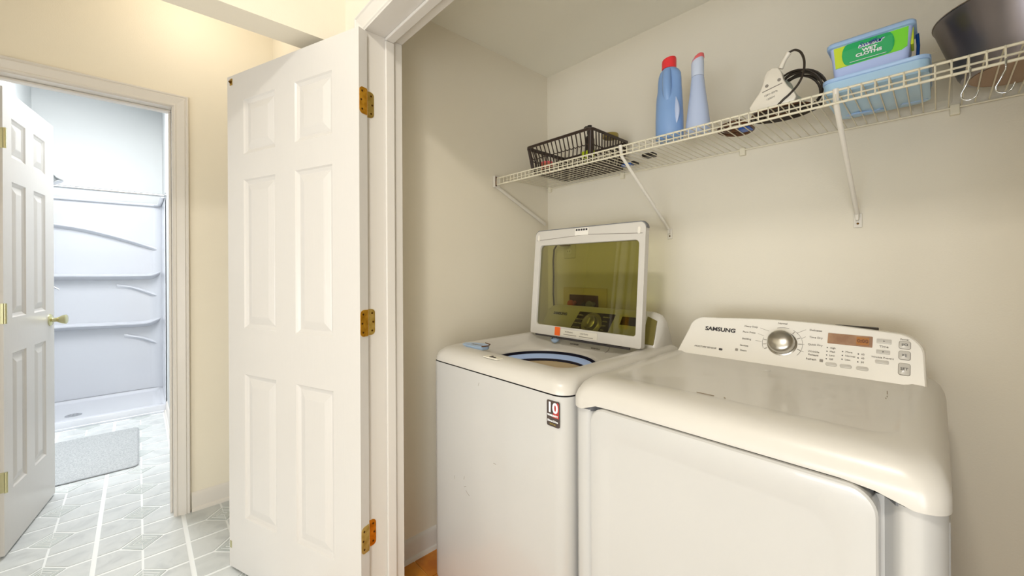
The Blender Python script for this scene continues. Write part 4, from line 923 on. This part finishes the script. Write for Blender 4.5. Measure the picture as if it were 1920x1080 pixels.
# clear container, dark pan, hooks -----------------------------------------
cc = thing('clear_container', 'clear plastic container behind the dark pan, nearly invisible against the wall', 'container', (.01, 1.67, SZ))
o4 = lambda i, z: [(x, y, z) for x, y in rrect(-.052+i, .030-i, 1.655+i, 1.722-i, .014, 5)]
mb = MB(); mb.loft([o4(.004, SZ+.001), o4(0, SZ+.006), o4(0, SZ+.140), ], False, False); build(mb, 'body', M['clear'], cc, smooth=50)
mb = MB(); mb.tube([(x, y, SZ+.142) for x, y, _ in o4(-.001, 0)], .0018, 6, closed=True); build(mb, 'rim', M['wire'], cc, smooth=50)
pn_ = thing('large_pan', 'large dark metal pan with sloping sides at the open end of the shelf', 'pan', (.148, 1.535, SZ))
pc_ = (.148, 1.535, SZ)
mb = MB(); mb.lathe([(.001, .001), (.100, .001), (.107, .004), (.113, .014), (.155, .150), (.156, .153), (.153, .153), (.110, .018), (.100, .008), (.001, .007)], pc_, 56, cap0=False, cap1=False); build(mb, 'body', M['pan'], pn_, smooth=35)
mb = MB(); mb.tube([(pc_[0]+.1555*math.cos(2*PI*i/56), pc_[1]+.1555*math.sin(2*PI*i/56), SZ+.1535) for i in range(56)], .0022, 6, closed=True); build(mb, 'rim', M['panrim'], pn_, smooth=50)
mb = MB(); mb.lathe([(.090, .0), (.094, -.0006), (.094, .0012)], pc_, 48); build(mb, 'base_disc', mat('pan_base_tan', (150, 118, 90), .4, .3), pn_)
for j, (hx, lab) in enumerate(((.052, 'chrome S-shaped hook hanging from the shelf lip, nearer the wipes tub'), (.101, 'chrome S-shaped hook hanging from the shelf lip under the middle of the dark pan'))):
    zl = SZ-.0376; yl = SF-.002
    pth = []
    for i in range(9): a_ = math.radians(200-200*i/8); pth.append((hx-.002+.0*i, yl+.0068*math.cos(a_)*-1, zl+.0068*math.sin(a_)))
    pth += [(hx-.003, yl-.010, zl-.018), (hx-.010, yl-.006, zl-.035), (hx-.016, yl-.002, zl-.048)]
    for i in range(1, 9): a_ = math.radians(180+150*i/8); pth.append((hx-.004+.012*math.cos(a_), yl-.001, zl-.052+.012*math.sin(a_)))
    pth.append((hx+.010, yl-.001, zl-.046))
    mb = MB(); mb.tube(pth, .0016, 7); tag(build(mb, 's_hook', M['chrome'], None, smooth=60), lab, 'hook')

# ------------------------------------------------------------------ bathroom
sp_ = thing('shower_pan', 'low white shower pan with a raised front curb', 'shower pan', (-5.05, -.25, 0))
mb = MB()
def sr_(dx, dy, z, r_): return [(x, y, z) for x, y in rrect(-5.445+dx, -4.665-dx, -.678+dy, YBR-.003-dy, r_, 5)]
mb.loft([sr_(0, 0, 0, .01), sr_(0, 0, .060, .01), sr_(.004, .002, .066, .01), sr_(.050, .03, .066, .03), sr_(.060, .04, .055, .04), sr_(.10, .06, .048, .06)]); build(mb, 'basin', M['bathw'], sp_, smooth=40)
mb = MB(); mb.box(-4.668, -4.652, -.68, YBR-.02, 0, .018); build(mb, 'base_strip', M['bathw'], sp_, bevel=.005)
mb = MB(); mb.lathe([(.050, .048), (.050, .051), (.042, .053), (.001, .053)], (-4.905, -.395, 0), 28); dr_ = build(mb, 'drain', M['chrome'], sp_, smooth=40)
mb = MB()
for k in range(8): mb.lathe([(.005, .0528), (.005, .0536)], (-4.905+.026*math.cos(k*PI/4), -.395+.026*math.sin(k*PI/4), 0), 8)
build(mb, 'drain_hole', M['rubber'], dr_, kind='stuff')
ss = thing('shower_surround', 'white moulded shower wall surround with sweeping ledges', 'shower surround', (-5.43, -.25, .06))
XS = -5.425
# wall shell with a rounded corner
path = [(-4.715, YBR-.009), (-5.33, YBR-.009)] + [(-5.33-.095*math.sin(math.radians(a_)), YBR-.009-.095+.095*math.cos(math.radians(a_))) for a_ in range(15, 91, 15)] + [(XS, -.668), (-4.715, -.669)]
mb = MB(); mb.loft([[(x, y, z) for x, y in path] + [(x-(.012 if 0 < i < len(path)-1 else 0), y+(.003 if i < 8 else -.001), z) for i, (x, y) in reversed(list(enumerate(path)))] for z in (.0685, 1.905)]); build(mb, 'wall_shell', M['bathw'], ss, smooth=40)
mb = MB(); mb.tube([(x+.008 if 1 < i < len(path)-1 else x, y-.014 if i < 5 else (y+.014 if i >= len(path)-2 else y), 1.905) for i, (x, y) in enumerate(path)], .016, 8, flat=1.); build(mb, 'top_flange', M['bathw'], ss, smooth=50)
def ledge(nm, pts, d, th):
    """ledge following (y, z) points on the back shell, d deep, th thick, with a scooped underside"""
    mb = MB(); secs = []
    for i, (y, z, w_) in enumerate(pts):
        e = d*w_; x = XS + .002
        secs.append([(x, y, z+.012), (x+e*.6, y, z+.004), (x+e, y, z-.004), (x+e, y, z-th*.6), (x+e*.8, y, z-th), (x, y, z-th*2.2)])
    mb.loft(secs); return build(mb, nm, M['bathw'], ss, smooth=60)
ledge('ledge', smooth_pts([(-.67, 1.68, .8), (-.537, 1.667, .8), (-.35, 1.635, .8), (-.126, 1.569, .8), (.06, 1.50, .7), (.165, 1.455, .3)]), .05, .014)
ledge('ledge', smooth_pts([(-.67, 1.212, 1), (-.5, 1.210, 1), (-.20, 1.206, 1), (.05, 1.206, 1), (.12, 1.214, .9), (.175, 1.245, .5)]), .085, .022)
ledge('ledge', smooth_pts([(-.15, 1.106, .1), (-.05, 1.09, .4), (.08, 1.03, .5), (.165, .985, .3)]), .05, .012)
ledge('ledge', smooth_pts([(-.67, .748, 1), (-.467, .752, 1), (-.20, .742, 1), (.03, .736, 1), (.11, .748, .9), (.175, .78, .5)]), .085, .022)
ledge('ledge', smooth_pts([(-.10, .62, .1), (.01, .590, .4), (.09, .55, .5), (.17, .50, .3)]), .05, .012)
mb = MB(); mb.tube([(-4.685, -.68, 1.905), (-4.685, YBR, 1.908)], .0115, 12); sro = build(mb, 'shower_rod', M['chrome'], None, smooth=50); tag(sro, 'straight chrome shower curtain rod spanning the shower opening', 'rod')
mb = MB()
for y, s_ in ((-.679, 1), (YBR-.001, -1)): mb.lathe([(.028, 0), (.026, .006), (.014, .012)], (-4.685, y, 1.9065), 16, (0, s_, 0))
build(mb, 'end_flange', M['chrome'], sro, smooth=40)
mb = MB(); mb.tube([(-5.0, -.671, 2.06), (-5.0, -.60, 2.075), (-5.0, -.55, 2.06), (-5.0, -.52, 2.035)], .009, 10); sh = build(mb, 'shower_arm', M['chrome'], ss, smooth=60)
mb = MB(); mb.lathe([(.012, -.02), (.016, 0), (.020, .02), (.040, .045), (.044, .052), (.042, .058), (.001, .058)], (-5.0, -.515, 2.03), 24, (.1, .45, -.9)); build(mb, 'shower_head', M['chrome'], sh, smooth=40)
mb = MB(); mb.lathe([(.075, 0), (.073, .006), (.030, .012), (.028, .06), (.022, .07), (.001, .072)], (-5.08, -.675, 1.13), 24, (0, 1, 0)); vh = build(mb, 'shower_valve', M['chrome'], ss, smooth=40)
mb = MB(); mb.tube([(-5.08, -.605, 1.135), (-5.07, -.54, 1.13), (-5.06, -.485, 1.09)], [.010, .008, .006], 10); build(mb, 'lever', M['chrome'], vh, smooth=60)
mb = MB(); P_ = rrect(-4.33, -3.478, -.62, -.005, .03, 5)
mb.loft([[(x, y, .0025) for x, y in P_], [(x, y, .012) for x, y in P_]]); o = build(mb, 'bath_mat', M['mat'], None, bevel=.003, smooth=50); o.rotation_euler = (0, 0, 0)
tag(o, 'grey woven bath mat lying on the vinyl floor before the shower', 'mat')
mb = MB(); mb.tube([(x, y, .0075) for x, y in P_], .004, 6, closed=True); build(mb, 'hem', mat('hem_grey', (158, 162, 166), .8), o, smooth=50)
